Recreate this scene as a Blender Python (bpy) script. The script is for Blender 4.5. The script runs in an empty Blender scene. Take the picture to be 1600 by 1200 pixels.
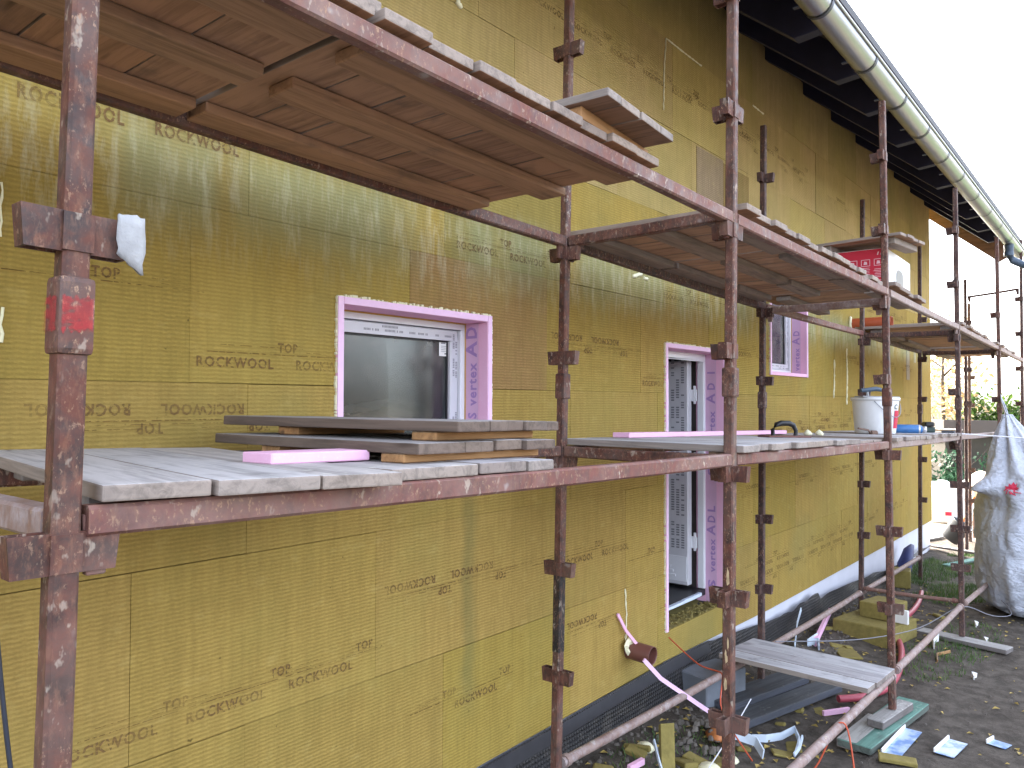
import bpy, bmesh, math, random
from mathutils import Vector, Matrix, noise, Euler
random.seed(7)
S = bpy.context.scene
COL = S.collection
PI = math.pi

# ------------------------------------------------------------------ camera numbers (survey of the place)
F_PX, YAW, PIT, ROL = 1206.307, 0.6834999, 0.0392731, 0.0168607
CAM = Vector((-0.49938, -1.30456, 1.97637))
DW = 1.1544          # face of the insulated wall (outer row of posts is y = 0)
FWD = Vector((math.cos(PIT)*math.cos(YAW), math.cos(PIT)*math.sin(YAW), math.sin(PIT)))
_R = Vector((math.sin(YAW), -math.cos(YAW), 0)); _U = _R.cross(FWD)
RGT = math.cos(ROL)*_R + math.sin(ROL)*_U
UPV = -math.sin(ROL)*_R + math.cos(ROL)*_U

def ray(x, y): return FWD + RGT*((x-800)/F_PX) + UPV*((600-y)/F_PX)
def at_y(x, y, Y): d = ray(x, y); return CAM + d*((Y-CAM.y)/d.y)
def at_z(x, y, Z): d = ray(x, y); return CAM + d*((Z-CAM.z)/d.z)
def at_d(x, y, D): return CAM + ray(x, y)*D

# ------------------------------------------------------------------ object helpers
def tag(o, label, cat, group=None, kind=None):
    o['label'] = label
    if cat: o['category'] = cat
    if group: o['group'] = group
    if kind: o['kind'] = kind
    return o

def empty(name, loc=(0, 0, 0), rot=(0, 0, 0)):
    o = bpy.data.objects.new(name, None); COL.objects.link(o)
    o.location = loc; o.rotation_euler = rot; o.empty_display_size = .1
    return o

def link(name, me, parent=None, loc=(0, 0, 0), rot=(0, 0, 0)):
    o = bpy.data.objects.new(name, me); COL.objects.link(o)
    o.location = loc; o.rotation_euler = rot
    if parent: o.parent = parent
    return o

class MB:
    def __init__(s): s.v = []; s.f = []; s.sm = []
    def add(s, vs, fs, smooth=False):
        b = len(s.v); s.v += [Vector(v) for v in vs]
        for f in fs: s.f.append([i+b for i in f]); s.sm.append(smooth)
        return s
    def box(s, x0, x1, y0, y1, z0, z1, M=None):
        vs = [Vector((x, y, z)) for x in (x0, x1) for y in (y0, y1) for z in (z0, z1)]
        if M is not None: vs = [M @ v for v in vs]
        return s.add(vs, [(0, 1, 3, 2), (4, 6, 7, 5), (0, 4, 5, 1), (2, 3, 7, 6), (0, 2, 6, 4), (1, 5, 7, 3)])
    def prism(s, poly, z0, z1, M=None):
        n = len(poly)
        vs = [Vector((x, y, z0)) for x, y in poly] + [Vector((x, y, z1)) for x, y in poly]
        if M is not None: vs = [M @ v for v in vs]
        return s.add(vs, [tuple(range(n-1, -1, -1)), tuple(range(n, 2*n))] + [(i, (i+1) % n, n+(i+1) % n, n+i) for i in range(n)])
    def tube(s, pts, r, n=8, smooth=True, cap=True, rot=0.0, up=Vector((0, 0, 1))):
        pts = [Vector(p) for p in pts]; rs = r if isinstance(r, (list, tuple)) else [r]*len(pts)
        rings = []
        for i, p in enumerate(pts):
            t = (pts[min(i+1, len(pts)-1)] - pts[max(i-1, 0)]).normalized()
            u = up if abs(t.dot(up)) < .95 else Vector((1, 0, 0))
            a = t.cross(u).normalized(); b = a.cross(t).normalized()
            rings.append([p + (a*math.cos(rot+2*PI*k/n) + b*math.sin(rot+2*PI*k/n))*rs[i] for k in range(n)])
        vs = [v for R in rings for v in R]; fs = []
        for i in range(len(pts)-1):
            for k in range(n):
                fs.append((i*n+k, i*n+(k+1) % n, (i+1)*n+(k+1) % n, (i+1)*n+k))
        s.add(vs, fs, smooth)
        if cap:
            m = len(pts)-1
            s.add(rings[0], [tuple(range(n-1, -1, -1))]); s.add(rings[m], [tuple(range(n))])
        return s
    def lathe(s, prof, n=24, M=None, smooth=True):
        vs = []; fs = []
        for r, z in prof:
            for k in range(n):
                v = Vector((r*math.cos(2*PI*k/n), r*math.sin(2*PI*k/n), z)); vs.append(M @ v if M is not None else v)
        for i in range(len(prof)-1):
            for k in range(n): fs.append((i*n+k, i*n+(k+1) % n, (i+1)*n+(k+1) % n, (i+1)*n+k))
        return s.add(vs, fs, smooth)
    def mesh(s, name, m, bevel=0, seg=1, jit=0):
        me = bpy.data.meshes.new(name)
        me.from_pydata([tuple(v) for v in s.v], [], s.f)
        me.polygons.foreach_set('use_smooth', s.sm)
        if bevel or jit:
            bm = bmesh.new(); bm.from_mesh(me)
            if bevel:
                bmesh.ops.remove_doubles(bm, verts=bm.verts, dist=1e-5)
                es = [e for e in bm.edges if len(e.link_faces) == 2 and e.calc_face_angle(0) > .5]
                bmesh.ops.bevel(bm, geom=es, offset=bevel, segments=seg, affect='EDGES', profile=.6)
            if jit:
                for v in bm.verts:
                    q = v.co*9
                    v.co += Vector((noise.noise(q), noise.noise(q+Vector((7, 3, 1))), noise.noise(q+Vector((2, 9, 5)))))*jit
            bmesh.ops.recalc_face_normals(bm, faces=bm.faces)
            bm.to_mesh(me); bm.free()
        if m: me.materials.append(m)
        me.update()
        return me
    def obj(s, name, m, parent=None, loc=(0, 0, 0), rot=(0, 0, 0), **k):
        return link(name, s.mesh(name, m, **k), parent, loc, rot)

# ------------------------------------------------------------------ material helpers
class NT:
    def __init__(s, name):
        s.m = bpy.data.materials.new(name); s.m.use_nodes = True
        s.t = s.m.node_tree; s.n = s.t.nodes
        s.b = s.n['Principled BSDF']; s.out = s.n['Material Output']
    def L(s, a, b): s.t.links.new(a, b)
    def node(s, typ, **k):
        n = s.n.new(typ)
        for a, v in k.items(): setattr(n, a, v)
        return n
    def setin(s, sock, v):
        if isinstance(v, bpy.types.NodeSocket): s.L(v, sock)
        else:
            if hasattr(sock.default_value, '__len__') and len(sock.default_value) == 4 and len(v) == 3: v = (*v, 1)
            sock.default_value = v
    def co(s, scale=(1, 1, 1), kind='Object', rnd=True, rot=(0, 0, 0)):
        tc = s.node('ShaderNodeTexCoord'); mp = s.node('ShaderNodeMapping')
        mp.inputs['Scale'].default_value = scale; mp.inputs['Rotation'].default_value = rot
        src = tc.outputs[kind]
        if rnd:
            oi = s.node('ShaderNodeObjectInfo')
            vm = s.node('ShaderNodeVectorMath', operation='MULTIPLY_ADD')
            s.L(oi.outputs['Random'], vm.inputs[0]); vm.inputs[1].default_value = (17.3, 31.1, 23.7); s.L(src, vm.inputs[2])
            src = vm.outputs[0]
        s.L(src, mp.inputs['Vector']); return mp.outputs[0]
    def noise(s, vec, scale=1, detail=4, rough=.55, dist=0):
        n = s.node('ShaderNodeTexNoise'); s.L(vec, n.inputs['Vector'])
        n.inputs['Scale'].default_value = scale; n.inputs['Detail'].default_value = detail
        n.inputs['Roughness'].default_value = rough; n.inputs['Distortion'].default_value = dist
        return n.outputs['Fac']
    def ramp(s, fac, stops, interp='LINEAR'):
        r = s.node('ShaderNodeValToRGB'); s.L(fac, r.inputs[0]); cr = r.color_ramp; cr.interpolation = interp
        while len(cr.elements) < len(stops): cr.elements.new(.5)
        for e, (p, c) in zip(cr.elements, stops):
            e.position = p; e.color = (c, c, c, 1) if isinstance(c, (int, float)) else (*c, 1)
        return r.outputs['Color']
    def mix(s, fac, a, b, mode='MIX'):
        n = s.node('ShaderNodeMix', data_type='RGBA', blend_type=mode)
        s.setin(n.inputs[0], fac); s.setin(n.inputs[6], a); s.setin(n.inputs[7], b)
        return n.outputs[2]
    def math(s, op, a, b=0.0, clamp=False):
        n = s.node('ShaderNodeMath', operation=op, use_clamp=clamp)
        s.setin(n.inputs[0], a); s.setin(n.inputs[1], b); return n.outputs[0]
    def maprange(s, v, a, b, c=0.0, d=1.0, smooth=True):
        n = s.node('ShaderNodeMapRange', interpolation_type='SMOOTHSTEP' if smooth else 'LINEAR')
        s.setin(n.inputs[0], v)
        for i, x in enumerate((a, b, c, d)): n.inputs[i+1].default_value = x
        return n.outputs[0]
    def sep(s, vec):
        n = s.node('ShaderNodeSeparateXYZ'); s.L(vec, n.inputs[0]); return n.outputs
    def bump(s, h, strength=.3, dist=.01):
        n = s.node('ShaderNodeBump'); s.L(h, n.inputs['Height'])
        n.inputs['Strength'].default_value = strength; n.inputs['Distance'].default_value = dist
        s.L(n.outputs[0], s.b.inputs['Normal'])
    def fin(s, col, rough=.7, metal=0.0, spec=.4):
        s.setin(s.b.inputs['Base Color'], col); s.setin(s.b.inputs['Roughness'], rough)
        s.b.inputs['Metallic'].default_value = metal; s.b.inputs['Specular IOR Level'].default_value = spec
        return s.m

def simple(name, col, rough=.6, var=.12, scale=12, metal=0, spec=.4, bump=0):
    t = NT(name); v = t.co(rnd=True); f = t.noise(v, scale, 5)
    c = t.mix(f, tuple(x*(1-var*1.6) for x in col), tuple(min(1, x*(1+var*1.6)) for x in col))
    if bump: t.bump(t.noise(v, scale*3, 4), bump, .004)
    return t.fin(c, rough, metal, spec)

def rust_mat(name, dusty=.32, specks=.5, red=(.118, .041, .027), dark=(.038, .019, .016)):
    t = NT(name); v = t.co()
    big = t.noise(v, 4.5, 6, .6); mid = t.noise(v, 22, 6, .65, .4)
    vs = t.co((1, 1, .35)); fine = t.noise(vs, 70, 4, .7)
    c = t.mix(t.ramp(mid, [(.38, 0), (.62, 1)]), dark, red)
    c = t.mix(t.math('MULTIPLY', t.ramp(fine, [(.5, 0), (.66, 1)]), .55), c, (.21, .095, .055))
    c = t.mix(t.math('MULTIPLY', t.ramp(big, [(.42, 0), (.68, 1)]), dusty), c, (.27, .185, .155))
    sp = t.noise(t.co((1, 1, .55)), 42, 3, .6); pat = t.noise(v, 6, 2)
    m1 = t.math('MULTIPLY', t.ramp(sp, [(.60, 0), (.66, 1)]), t.ramp(pat, [(.42, 0), (.58, 1)]))
    c = t.mix(t.math('MULTIPLY', m1, specks), c, (.46, .39, .31))
    fl = t.noise(t.co((1, 1, .6)), 115, 3, .7); flp = t.noise(t.co((1, 1, .4)), 8, 3)
    c = t.mix(t.math('MULTIPLY', t.math('MULTIPLY', t.ramp(fl, [(.58, 0), (.66, 1)]), t.ramp(flp, [(.38, 0), (.58, 1)])), .8), c, (.36, .22, .14))
    blot = t.noise(v, 9, 3, .5)
    c = t.mix(t.math('MULTIPLY', t.ramp(blot, [(.69, 0), (.74, .8)]), specks), c, (.42, .39, .365))
    t.bump(mid, .25, .004)
    return t.fin(c, t.maprange(mid, .3, .7, .5, .85), 0, .45)

def wood_mat(name, along, top=(.49, .478, .485), under=(.30, .185, .125), side=(.31, .265, .235), splash=.5):
    """weathered shuttering board: grey and mortar-splashed on top, browner on the sheltered underside"""
    t = NT(name)
    sc = {'x': (2.2, 42, 42), 'y': (42, 2.2, 42)}[along]
    g = t.noise(t.co(sc), 1, 6, .65, 1.2)
    sc2 = {'x': (.9, 9, 9), 'y': (9, .9, 9)}[along]
    g2 = t.noise(t.co(sc2), 1, 4, .6, 2.0)
    v = t.co(); ge = t.node('ShaderNodeNewGeometry'); nz = t.sep(ge.outputs['Normal'])[2]
    grain = t.math('ADD', t.math('MULTIPLY', g, .6), t.math('MULTIPLY', g2, .6))
    oi = t.node('ShaderNodeObjectInfo')
    k = t.maprange(grain, .35, .85, .55, 1.25)
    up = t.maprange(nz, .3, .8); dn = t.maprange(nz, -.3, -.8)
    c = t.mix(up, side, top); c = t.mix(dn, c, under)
    c = t.mix(1, c, t.ramp(k, [(0, 0), (1, 1)]), 'MULTIPLY')
    tint = t.ramp(oi.outputs['Random'], [(0, (.80, .77, .77)), (.5, (1, 1, 1)), (1, (1.0, .93, .86))])
    c = t.mix(1, c, tint, 'MULTIPLY')
    knot = t.noise(t.co({'x': (3, 14, 14), 'y': (14, 3, 14)}[along]), 1, 2, .5)
    c = t.mix(t.ramp(knot, [(.70, 0), (.76, .75)]), c, (.05, .033, .024))
    st = t.noise(v, 5, 4, .6)
    c = t.mix(t.ramp(st, [(.58, 0), (.72, .5)]), c, (.09, .075, .07))
    sp = t.noise(v, 34, 3, .6); pat = t.noise(v, 4.5, 2)
    m1 = t.math('MULTIPLY', t.ramp(sp, [(.60, 0), (.66, 1)]), t.ramp(pat, [(.46, 0), (.6, 1)]))
    c = t.mix(t.math('MULTIPLY', t.math('MULTIPLY', m1, up), splash), c, (.62, .60, .52))
    t.bump(grain, .45, .004)
    return t.fin(c, .8, 0, .25)

M = {}
M['rust'] = rust_mat('rusty_red_oxide_steel')
M['rust_dusty'] = rust_mat('dusty_red_oxide_steel', .62, .75, (.19, .070, .056), (.105, .042, .036))
M['rust_dark'] = rust_mat('dark_rusty_steel', .22, .35, (.062, .027, .026), (.024, .014, .015))
M['rust_mud'] = rust_mat('mud_caked_steel', .9, 1.0, (.35, .29, .28), (.19, .12, .105))
M['tar'] = rust_mat('tarred_steel', .1, .6, (.022, .018, .017), (.008, .008, .009))
M['mortar'] = simple('dried_grey_mortar', (.34, .34, .345), .9, .15, 40, bump=.5)
M['plank'] = wood_mat('weathered_plank', 'y')
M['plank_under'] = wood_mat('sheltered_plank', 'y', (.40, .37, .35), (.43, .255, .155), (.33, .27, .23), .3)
M['batten'] = wood_mat('brown_batten', 'x', (.34, .28, .24), (.41, .25, .15), (.39, .25, .165), .2)
M['batten_fresh'] = wood_mat('fresh_sawn_batten', 'x', (.36, .25, .15), (.30, .17, .09), (.44, .245, .11), .1)
M['batten_grey'] = wood_mat('grey_batten', 'x', (.35, .32, .30), (.27, .21, .17), (.26, .225, .20), .3)
M['plank_grey'] = wood_mat('grey_plank_lengthwise', 'x', (.40, .39, .37), (.2, .16, .13), (.20, .18, .17), .5)
M['plank_dark'] = wood_mat('dark_wet_plank', 'x', (.085, .09, .10), (.05, .05, .05), (.075, .08, .10), .1)
M['plank_brown'] = wood_mat('brown_weathered_plank', 'y', (.42, .40, .395), (.26, .17, .12), (.185, .140, .112), .5)
M['plank_green'] = wood_mat('green_stained_plank', 'x', (.13, .27, .235), (.1, .1, .1), (.11, .14, .13), .3)
M['pvc'] = simple('white_pvc', (.74, .75, .79), .35, .03, 6)
M['pvc_film'] = simple('pvc_under_protective_film', (.60, .60, .64), .3, .06, 9)
M['film_print'] = simple('grey_film_print', (.20, .20, .23), .5, .1, 9)
M['tape'] = simple('ochre_sealing_tape', (.50, .30, .06), .6, .1, 9)
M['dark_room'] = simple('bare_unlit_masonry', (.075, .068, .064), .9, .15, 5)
M['foam'] = simple('pale_yellow_assembly_foam', (.78, .74, .52), .85, .1, 40, bump=.6)
M['black'] = simple('black_plastic', (.018, .018, .020), .4, .2, 20)
M['silver'] = simple('galvanised_gutter', (.26, .27, .285), .33, .015, 3, metal=1.0)
M['gutter_inner'] = simple('dark_bracket_steel', (.05, .055, .075), .45, .2, 20, metal=.3)
M['downpipe'] = simple('blue_grey_downpipe', (.055, .085, .125), .4, .1, 8)
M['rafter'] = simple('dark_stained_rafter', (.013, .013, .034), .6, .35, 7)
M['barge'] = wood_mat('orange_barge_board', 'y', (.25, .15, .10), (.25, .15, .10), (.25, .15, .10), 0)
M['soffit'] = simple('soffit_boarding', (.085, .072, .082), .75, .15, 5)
M['tile'] = simple('anthracite_roof_tile', (.03, .03, .035), .6, .2, 9)
M['brown_pipe'] = simple('brown_drain_pipe', (.150, .060, .048), .30, .08, 9)
M['orange_pipe'] = simple('orange_drain_pipe', (.40, .085, .035), .4, .08, 9)
M['white_plastic'] = simple('scuffed_white_plastic', (.74, .75, .76), .42, .09, 8)
M['red_card'] = simple('red_printed_card', (.52, .018, .045), .55, .05, 6)
M['white_card'] = simple('white_card', (.80, .79, .78), .6, .03, 6)
M['card_print'] = simple('white_print', (.72, .50, .54), .6, .05, 6)
M['grey_hole'] = simple('grey_cut_out', (.30, .29, .26), .8, .1, 8)
M['blue_can'] = simple('blue_printed_can', (.045, .15, .36), .35, .25, 25)
M['cream_can'] = simple('silver_can_base', (.65, .65, .68), .3, .05, 9, metal=.6)
M['green_tool'] = simple('dark_green_tool', (.035, .06, .055), .5, .2, 15)
M['rope'] = simple('white_cord', (.66, .66, .70), .7, .1, 40)
M['orange_cord'] = simple('orange_cord', (.50, .085, .035), .6, .1, 40)
M['wire'] = simple('grey_wire', (.22, .22, .25), .5, .1, 40)
M['hose'] = simple('pink_red_hose', (.36, .060, .085), .45, .12, 14)
M['xps_chunk'] = simple('grey_polystyrene_block', (.17, .185, .215), .85, .12, 14, bump=.3)
M['wool_scrap'] = simple('mineral_wool_offcut', (.22, .175, .052), .95, .25, 26, bump=.8)
M['tape_white'] = simple('torn_white_tape', (.62, .70, .80), .5, .06, 20)
M['stone'] = simple('grey_rubble', (.125, .108, .092), .9, .25, 12, bump=.5)
M['leaf_dry'] = simple('dry_yellow_leaf', (.36, .26, .07), .7, .3, 20)
M['grey_bucket'] = simple('grey_plastic_bucket', (.045, .05, .058), .5, .15, 9)
M['blue_sheet'] = simple('dark_blue_sheet', (.02, .03, .12), .5, .2, 9)
M['red_print'] = simple('red_bag_print', (.50, .02, .06), .6, .1, 9)
M['mixer_orange'] = simple('orange_enamel', (.45, .16, .05), .5, .1, 9)
M['rust_board'] = simple('dull_brown_sheet', (.16, .10, .075), .8, .12, 8)
M['shed'] = simple('brown_grey_render', (.050, .043, .034), .85, .08, 4)
M['plinth'] = simple('white_plinth_render', (.60, .60, .66), .8, .08, 5)
M['bark'] = simple('bark', (.09, .07, .055), .9, .25, 15, bump=.4)

def xps_mat():
    t = NT('pink_extruded_polystyrene'); v = t.co(rnd=False)
    n = t.noise(v, 14, 4); f = t.noise(v, 120, 2)
    c = t.mix(n, (.78, .42, .60), (.85, .52, .69)); c = t.mix(t.ramp(f, [(.55, 0), (.75, .25)]), c, (.9, .7, .86))
    t.bump(f, .15, .002); return t.fin(c, .75, 0, .25)
M['xps'] = xps_mat()
M['xps_edge'] = simple('cut_pink_polystyrene_edge', (.83, .56, .78), .8, .05, 30)
M['xps_print'] = simple('lilac_mesh_print', (.36, .22, .48), .7, .1, 12)
M['xps_mesh'] = simple('pink_reinforcing_mesh', (.66, .42, .60), .7, .06, 12)

def wool_mat():
    t = NT('mineral_wool_facade_board'); v = t.co(rnd=False)
    at = t.node('ShaderNodeAttribute', attribute_name='tint')
    x, y, z = t.sep(v)
    w = t.node('ShaderNodeTexWave', wave_type='BANDS', bands_direction='Z', wave_profile='SIN')
    t.L(t.co((1, 1, 1), rnd=False), w.inputs['Vector'])
    w.inputs['Scale'].default_value = 22; w.inputs['Distortion'].default_value = 2.2
    w.inputs['Detail'].default_value = 2; w.inputs['Detail Scale'].default_value = 1.6
    rib = w.outputs['Fac']
    colu = t.noise(t.co((17, 1, .8), rnd=False), 1, 4, .6)          # crimped vertical lanes
    colu2 = t.noise(t.co((48, 1, 7), rnd=False), 1, 3, .6)
    fib = t.noise(t.co((60, 60, 150), rnd=False), 1, 3, .7)
    big = t.noise(v, 1.3, 5, .6); mid = t.noise(v, 5, 4, .6)
    ribm = t.maprange(colu2, .3, .7, .25, 1)
    k = t.math('ADD', t.math('ADD', t.math('MULTIPLY', t.math('MULTIPLY', rib, ribm), .32), .05), t.math('MULTIPLY', colu, .40))
    k = t.math('ADD', k, t.math('MULTIPLY', fib, .38)); k = t.math('ADD', k, t.math('MULTIPLY', mid, .25))
    shade = t.maprange(k, .35, 1.05, .62, 1.30, False)
    c = t.mix(1, at.outputs['Color'], t.ramp(t.math('MULTIPLY', shade, .7), [(0, 0), (1, 1.0)]), 'MULTIPLY')
    c = t.mix(t.maprange(big, .42, .7, 0, .42), c, (.29, .235, .065))
    c = t.mix(t.maprange(t.noise(v, .75, 4, .6), .52, .72, 0, .38), c, (.20, .185, .07))
    c = t.mix(t.ramp(t.noise(t.co((9, 9, 14), rnd=False), 1, 4, .7), [(.56, 0), (.76, .20)]), c, (.60, .47, .18))
    # weathering band: bleached and greenish where water drips off the raised deck
    zz = t.math('ADD', z, t.math('MULTIPLY', t.math('SUBTRACT', mid, .5), .10))
    band = t.math('MULTIPLY', t.maprange(zz, 2.52, 2.74), t.maprange(zz, 3.02, 2.84))
    lane = t.maprange(t.noise(t.co((2.2, 1, .25), rnd=False), 1, 3), .34, .56)
    bm_ = t.math('MULTIPLY', band, lane)
    c = t.mix(t.math('MULTIPLY', bm_, .52), c, (.24, .27, .15))
    streak = t.math('MULTIPLY', t.ramp(t.noise(t.co((20, 1, 3.5), rnd=False), 1, 5, .75), [(.48, 0), (.70, 1)]), t.math('MULTIPLY', t.maprange(zz, 2.45, 2.70), t.maprange(zz, 3.05, 2.8)))
    c = t.mix(t.math('MULTIPLY', streak, .55), c, (.56, .52, .35))
    # one damp run below the window
    dx = t.math('ABSOLUTE', t.math('ADD', t.math('SUBTRACT', x, -.25), t.math('MULTIPLY', t.math('SUBTRACT', t.noise(t.co((1, 1, 3), rnd=False), 1, 3), .5), .16)))
    run = t.math('MULTIPLY', t.maprange(dx, .075, .01), t.math('MULTIPLY', t.maprange(z, .45, .8), t.maprange(z, 1.75, 1.5)))
    c = t.mix(t.math('MULTIPLY', run, .42), c, (.14, .135, .055))
    rust = t.ramp(t.noise(v, 2.1, 5, .65), [(.60, 0), (.76, .22)])
    c = t.mix(rust, c, (.33, .20, .06))
    spot = t.ramp(t.noise(v, 30, 2, .5), [(.74, 0), (.78, .8)]); c = t.mix(spot, c, (.08, .055, .015))
    h = t.math('ADD', t.math('MULTIPLY', rib, .5), fib); t.bump(h, .42, .006)
    return t.fin(c, .95, 0, .1)
M['wool'] = wool_mat()

def print_mat(name, col, lo=.42, hi=.52):
    """faded roller print: ink only where the fibres took it"""
    t = NT(name); v = t.co(rnd=False)
    n = t.noise(t.co((60, 60, 110), rnd=False), 1, 2, .6); p = t.noise(v, 3.5, 3)
    a = t.math('MULTIPLY', t.maprange(n, lo-.06, hi-.06), t.maprange(p, .30, .60, .15, .72))
    t.L(a, t.b.inputs['Alpha']); return t.fin(col, .95, 0, .05)
M['red_band'] = print_mat('faded_red_spray_paint', (.50, .055, .06), .36, .60)
M['ink'] = print_mat('faded_brown_ink', (.19, .10, .045))
M['ink_line'] = print_mat('faded_brown_guide_line', (.12, .05, .02), .46, .54)

def membrane_mat():
    t = NT('black_dimple_membrane'); v = t.co((1, 1, 1), rnd=False)
    vo = t.node('ShaderNodeTexVoronoi', feature='F1', voronoi_dimensions='3D'); vo.inputs['Scale'].default_value = 42
    vo.inputs['Randomness'].default_value = 0.05; t.L(t.co((1, 0, 1), rnd=False), vo.inputs['Vector'])
    n = t.noise(v, 9, 4)
    d = t.maprange(vo.outputs['Distance'], .2, .45, 1, 0)
    c = t.mix(t.math('MULTIPLY', d, .6), (.022, .021, .023), (.085, .080, .080)); c = t.mix(t.ramp(n, [(.5, 0), (.75, .55)]), c, (.12, .105, .09))
    t.bump(d, .9, .012); return t.fin(c, .5, 0, .4)
M['membrane'] = membrane_mat()
M['membrane_flat'] = simple('black_membrane_sheet', (.030, .029, .034), .5, .3, 14)

def ground_mat():
    t = NT('trodden_soil'); v = t.co(rnd=False)
    a = t.noise(v, 1.6, 6, .6); b = t.noise(v, 9, 6, .65); f = t.noise(v, 55, 4, .7)
    c = t.mix(a, (.084, .069, .056), (.146, .126, .106)); c = t.mix(t.ramp(b, [(.4, .7), (.62, 0)]), c, (.040, .033, .027))
    c = t.mix(t.ramp(f, [(.60, 0), (.70, .45)]), c, (.17, .15, .12))
    x, y, z = t.sep(v)
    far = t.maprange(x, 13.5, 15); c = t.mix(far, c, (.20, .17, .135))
    t.bump(t.math('ADD', b, t.math('MULTIPLY', f, .5)), .6, .03); return t.fin(c, .95, 0, .15)
M['soil'] = ground_mat()

def bag_mat():
    t = NT('white_woven_polypropylene'); v = t.co(rnd=False)
    n = t.noise(v, 3, 5, .6); w = t.noise(t.co((90, 90, 90), rnd=False), 1, 2)
    c = t.mix(n, (.43, .46, .53), (.58, .60, .67)); c = t.mix(t.ramp(t.noise(v, 1.8, 5, .7), [(.56, 0), (.76, .35)]), c, (.36, .355, .36))
    c = t.mix(t.ramp(t.noise(v, 6, 5, .7), [(.60, 0), (.74, .35)]), c, (.24, .25, .28))
    cr = t.noise(t.co((2.2, 2.2, 3.4), rnd=False), 1.5, 5, .6, 1.2)
    rid = t.math('SUBTRACT', 1.0, t.math('MULTIPLY', t.math('ABSOLUTE', t.math('SUBTRACT', cr, .5)), 7.0), True)
    cr2 = t.noise(t.co((1.6, 1.6, 6.5), rnd=False), 2.2, 4, .6, .8)
    rid2 = t.math('SUBTRACT', 1.0, t.math('MULTIPLY', t.math('ABSOLUTE', t.math('SUBTRACT', cr2, .5)), 9.0), True)
    t.bump(t.math('ADD', t.math('ADD', rid, t.math('MULTIPLY', rid2, .6)), t.math('MULTIPLY', w, .04)), .5, .022)
    t.b.inputs['Subsurface Weight'].default_value = 0
    return t.fin(c, .5, 0, .3)
M['bag'] = bag_mat()

def sill_mat():
    t = NT('blue_film_on_metal'); v = t.co(rnd=True)
    n = t.noise(v, 11, 3); c = t.mix(t.ramp(n, [(.42, 0), (.58, 1)]), (.13, .24, .48), (.42, .52, .66))
    return t.fin(c, .3, .0, .5)
M['sill'] = sill_mat()
def leaf_mat(name, a, b, tr=.25):
    t = NT(name); oi = t.co(rnd=False); f = t.noise(oi, 5, 2); c = t.mix(t.ramp(f, [(.35, 0), (.65, 1)]), a, b)
    t.fin(c, .55, 0, .3)
    tl = t.node('ShaderNodeBsdfTranslucent'); t.setin(tl.inputs['Color'], c)
    ms = t.node('ShaderNodeMixShader'); ms.inputs[0].default_value = tr
    t.L(t.b.outputs[0], ms.inputs[1]); t.L(tl.outputs[0], ms.inputs[2]); t.L(ms.outputs[0], t.out.inputs['Surface'])
    return t.m
M['autumn'] = leaf_mat('autumn_leaf', (.30, .17, .08), (.50, .38, .20), .35)
M['hedge'] = leaf_mat('hedge_leaf', (.020, .055, .012), (.075, .115, .018), .4)
M['bush'] = leaf_mat('dark_bush_leaf', (.02, .06, .035), (.04, .10, .05))
M['grass'] = leaf_mat('grass_blade', (.045, .10, .025), (.12, .18, .05))
M['lawn'] = simple('lawn', (.05, .10, .03), .9, .3, 3)

def glass_mat():
    t = NT('window_glass')
    gl = t.node('ShaderNodeBsdfGlossy'); gl.inputs['Roughness'].default_value = .14; gl.inputs['Color'].default_value = (.9, .92, .95, 1)
    tr = t.node('ShaderNodeBsdfTransparent'); tr.inputs['Color'].default_value = (.55, .57, .56, 1)
    df = t.node('ShaderNodeBsdfDiffuse'); df.inputs['Color'].default_value = (.30, .28, .25, 1)   # brown-grey reflection painted into the pane, fading downwards
    fr = t.node('ShaderNodeFresnel'); fr.inputs['IOR'].default_value = 1.5
    v = t.co(rnd=False); z = t.sep(v)[2]
    pane_sheen = t.math('MULTIPLY', t.maprange(t.noise(v, 7, 5, .7), .35, .75, .25, 1), t.maprange(z, 2.0, 2.36, .05, .62))
    m1 = t.node('ShaderNodeMixShader'); t.L(pane_sheen, m1.inputs[0]); t.L(tr.outputs[0], m1.inputs[1]); t.L(df.outputs[0], m1.inputs[2])
    m2 = t.node('ShaderNodeMixShader'); t.L(fr.outputs[0], m2.inputs[0]); t.L(m1.outputs[0], m2.inputs[1]); t.L(gl.outputs[0], m2.inputs[2])
    t.L(m2.outputs[0], t.out.inputs['Surface']); return t.m
M['glass'] = glass_mat()

# ------------------------------------------------------------------ lettering
_text_cache = {}
def text_geo(s):
    if s not in _text_cache:
        cu = bpy.data.curves.new('lettering', 'FONT'); cu.body = s; cu.size = 1; cu.resolution_u = 2; cu.space_character = 1.16; cu.offset = .028
        o = bpy.data.objects.new('lettering', cu); COL.objects.link(o)
        dg = bpy.context.evaluated_depsgraph_get(); me = bpy.data.meshes.new_from_object(o.evaluated_get(dg))
        vs = [v.co.copy() for v in me.vertices]; fs = [tuple(p.vertices) for p in me.polygons]
        bpy.data.objects.remove(o); bpy.data.curves.remove(cu); bpy.data.meshes.remove(me)
        w = max(v.x for v in vs)
        _text_cache[s] = (vs, fs, w)
    return _text_cache[s]
def put_text(mb, s, origin, ux, uy, size, width=None):
    """letters laid from origin along ux with their tops towards uy"""
    vs, fs, w = text_geo(s); sx = (width/w) if width else size
    mb.add([Vector(origin) + Vector(ux)*v.x*sx + Vector(uy)*v.y*size for v in vs], fs)
    return w*sx

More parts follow.
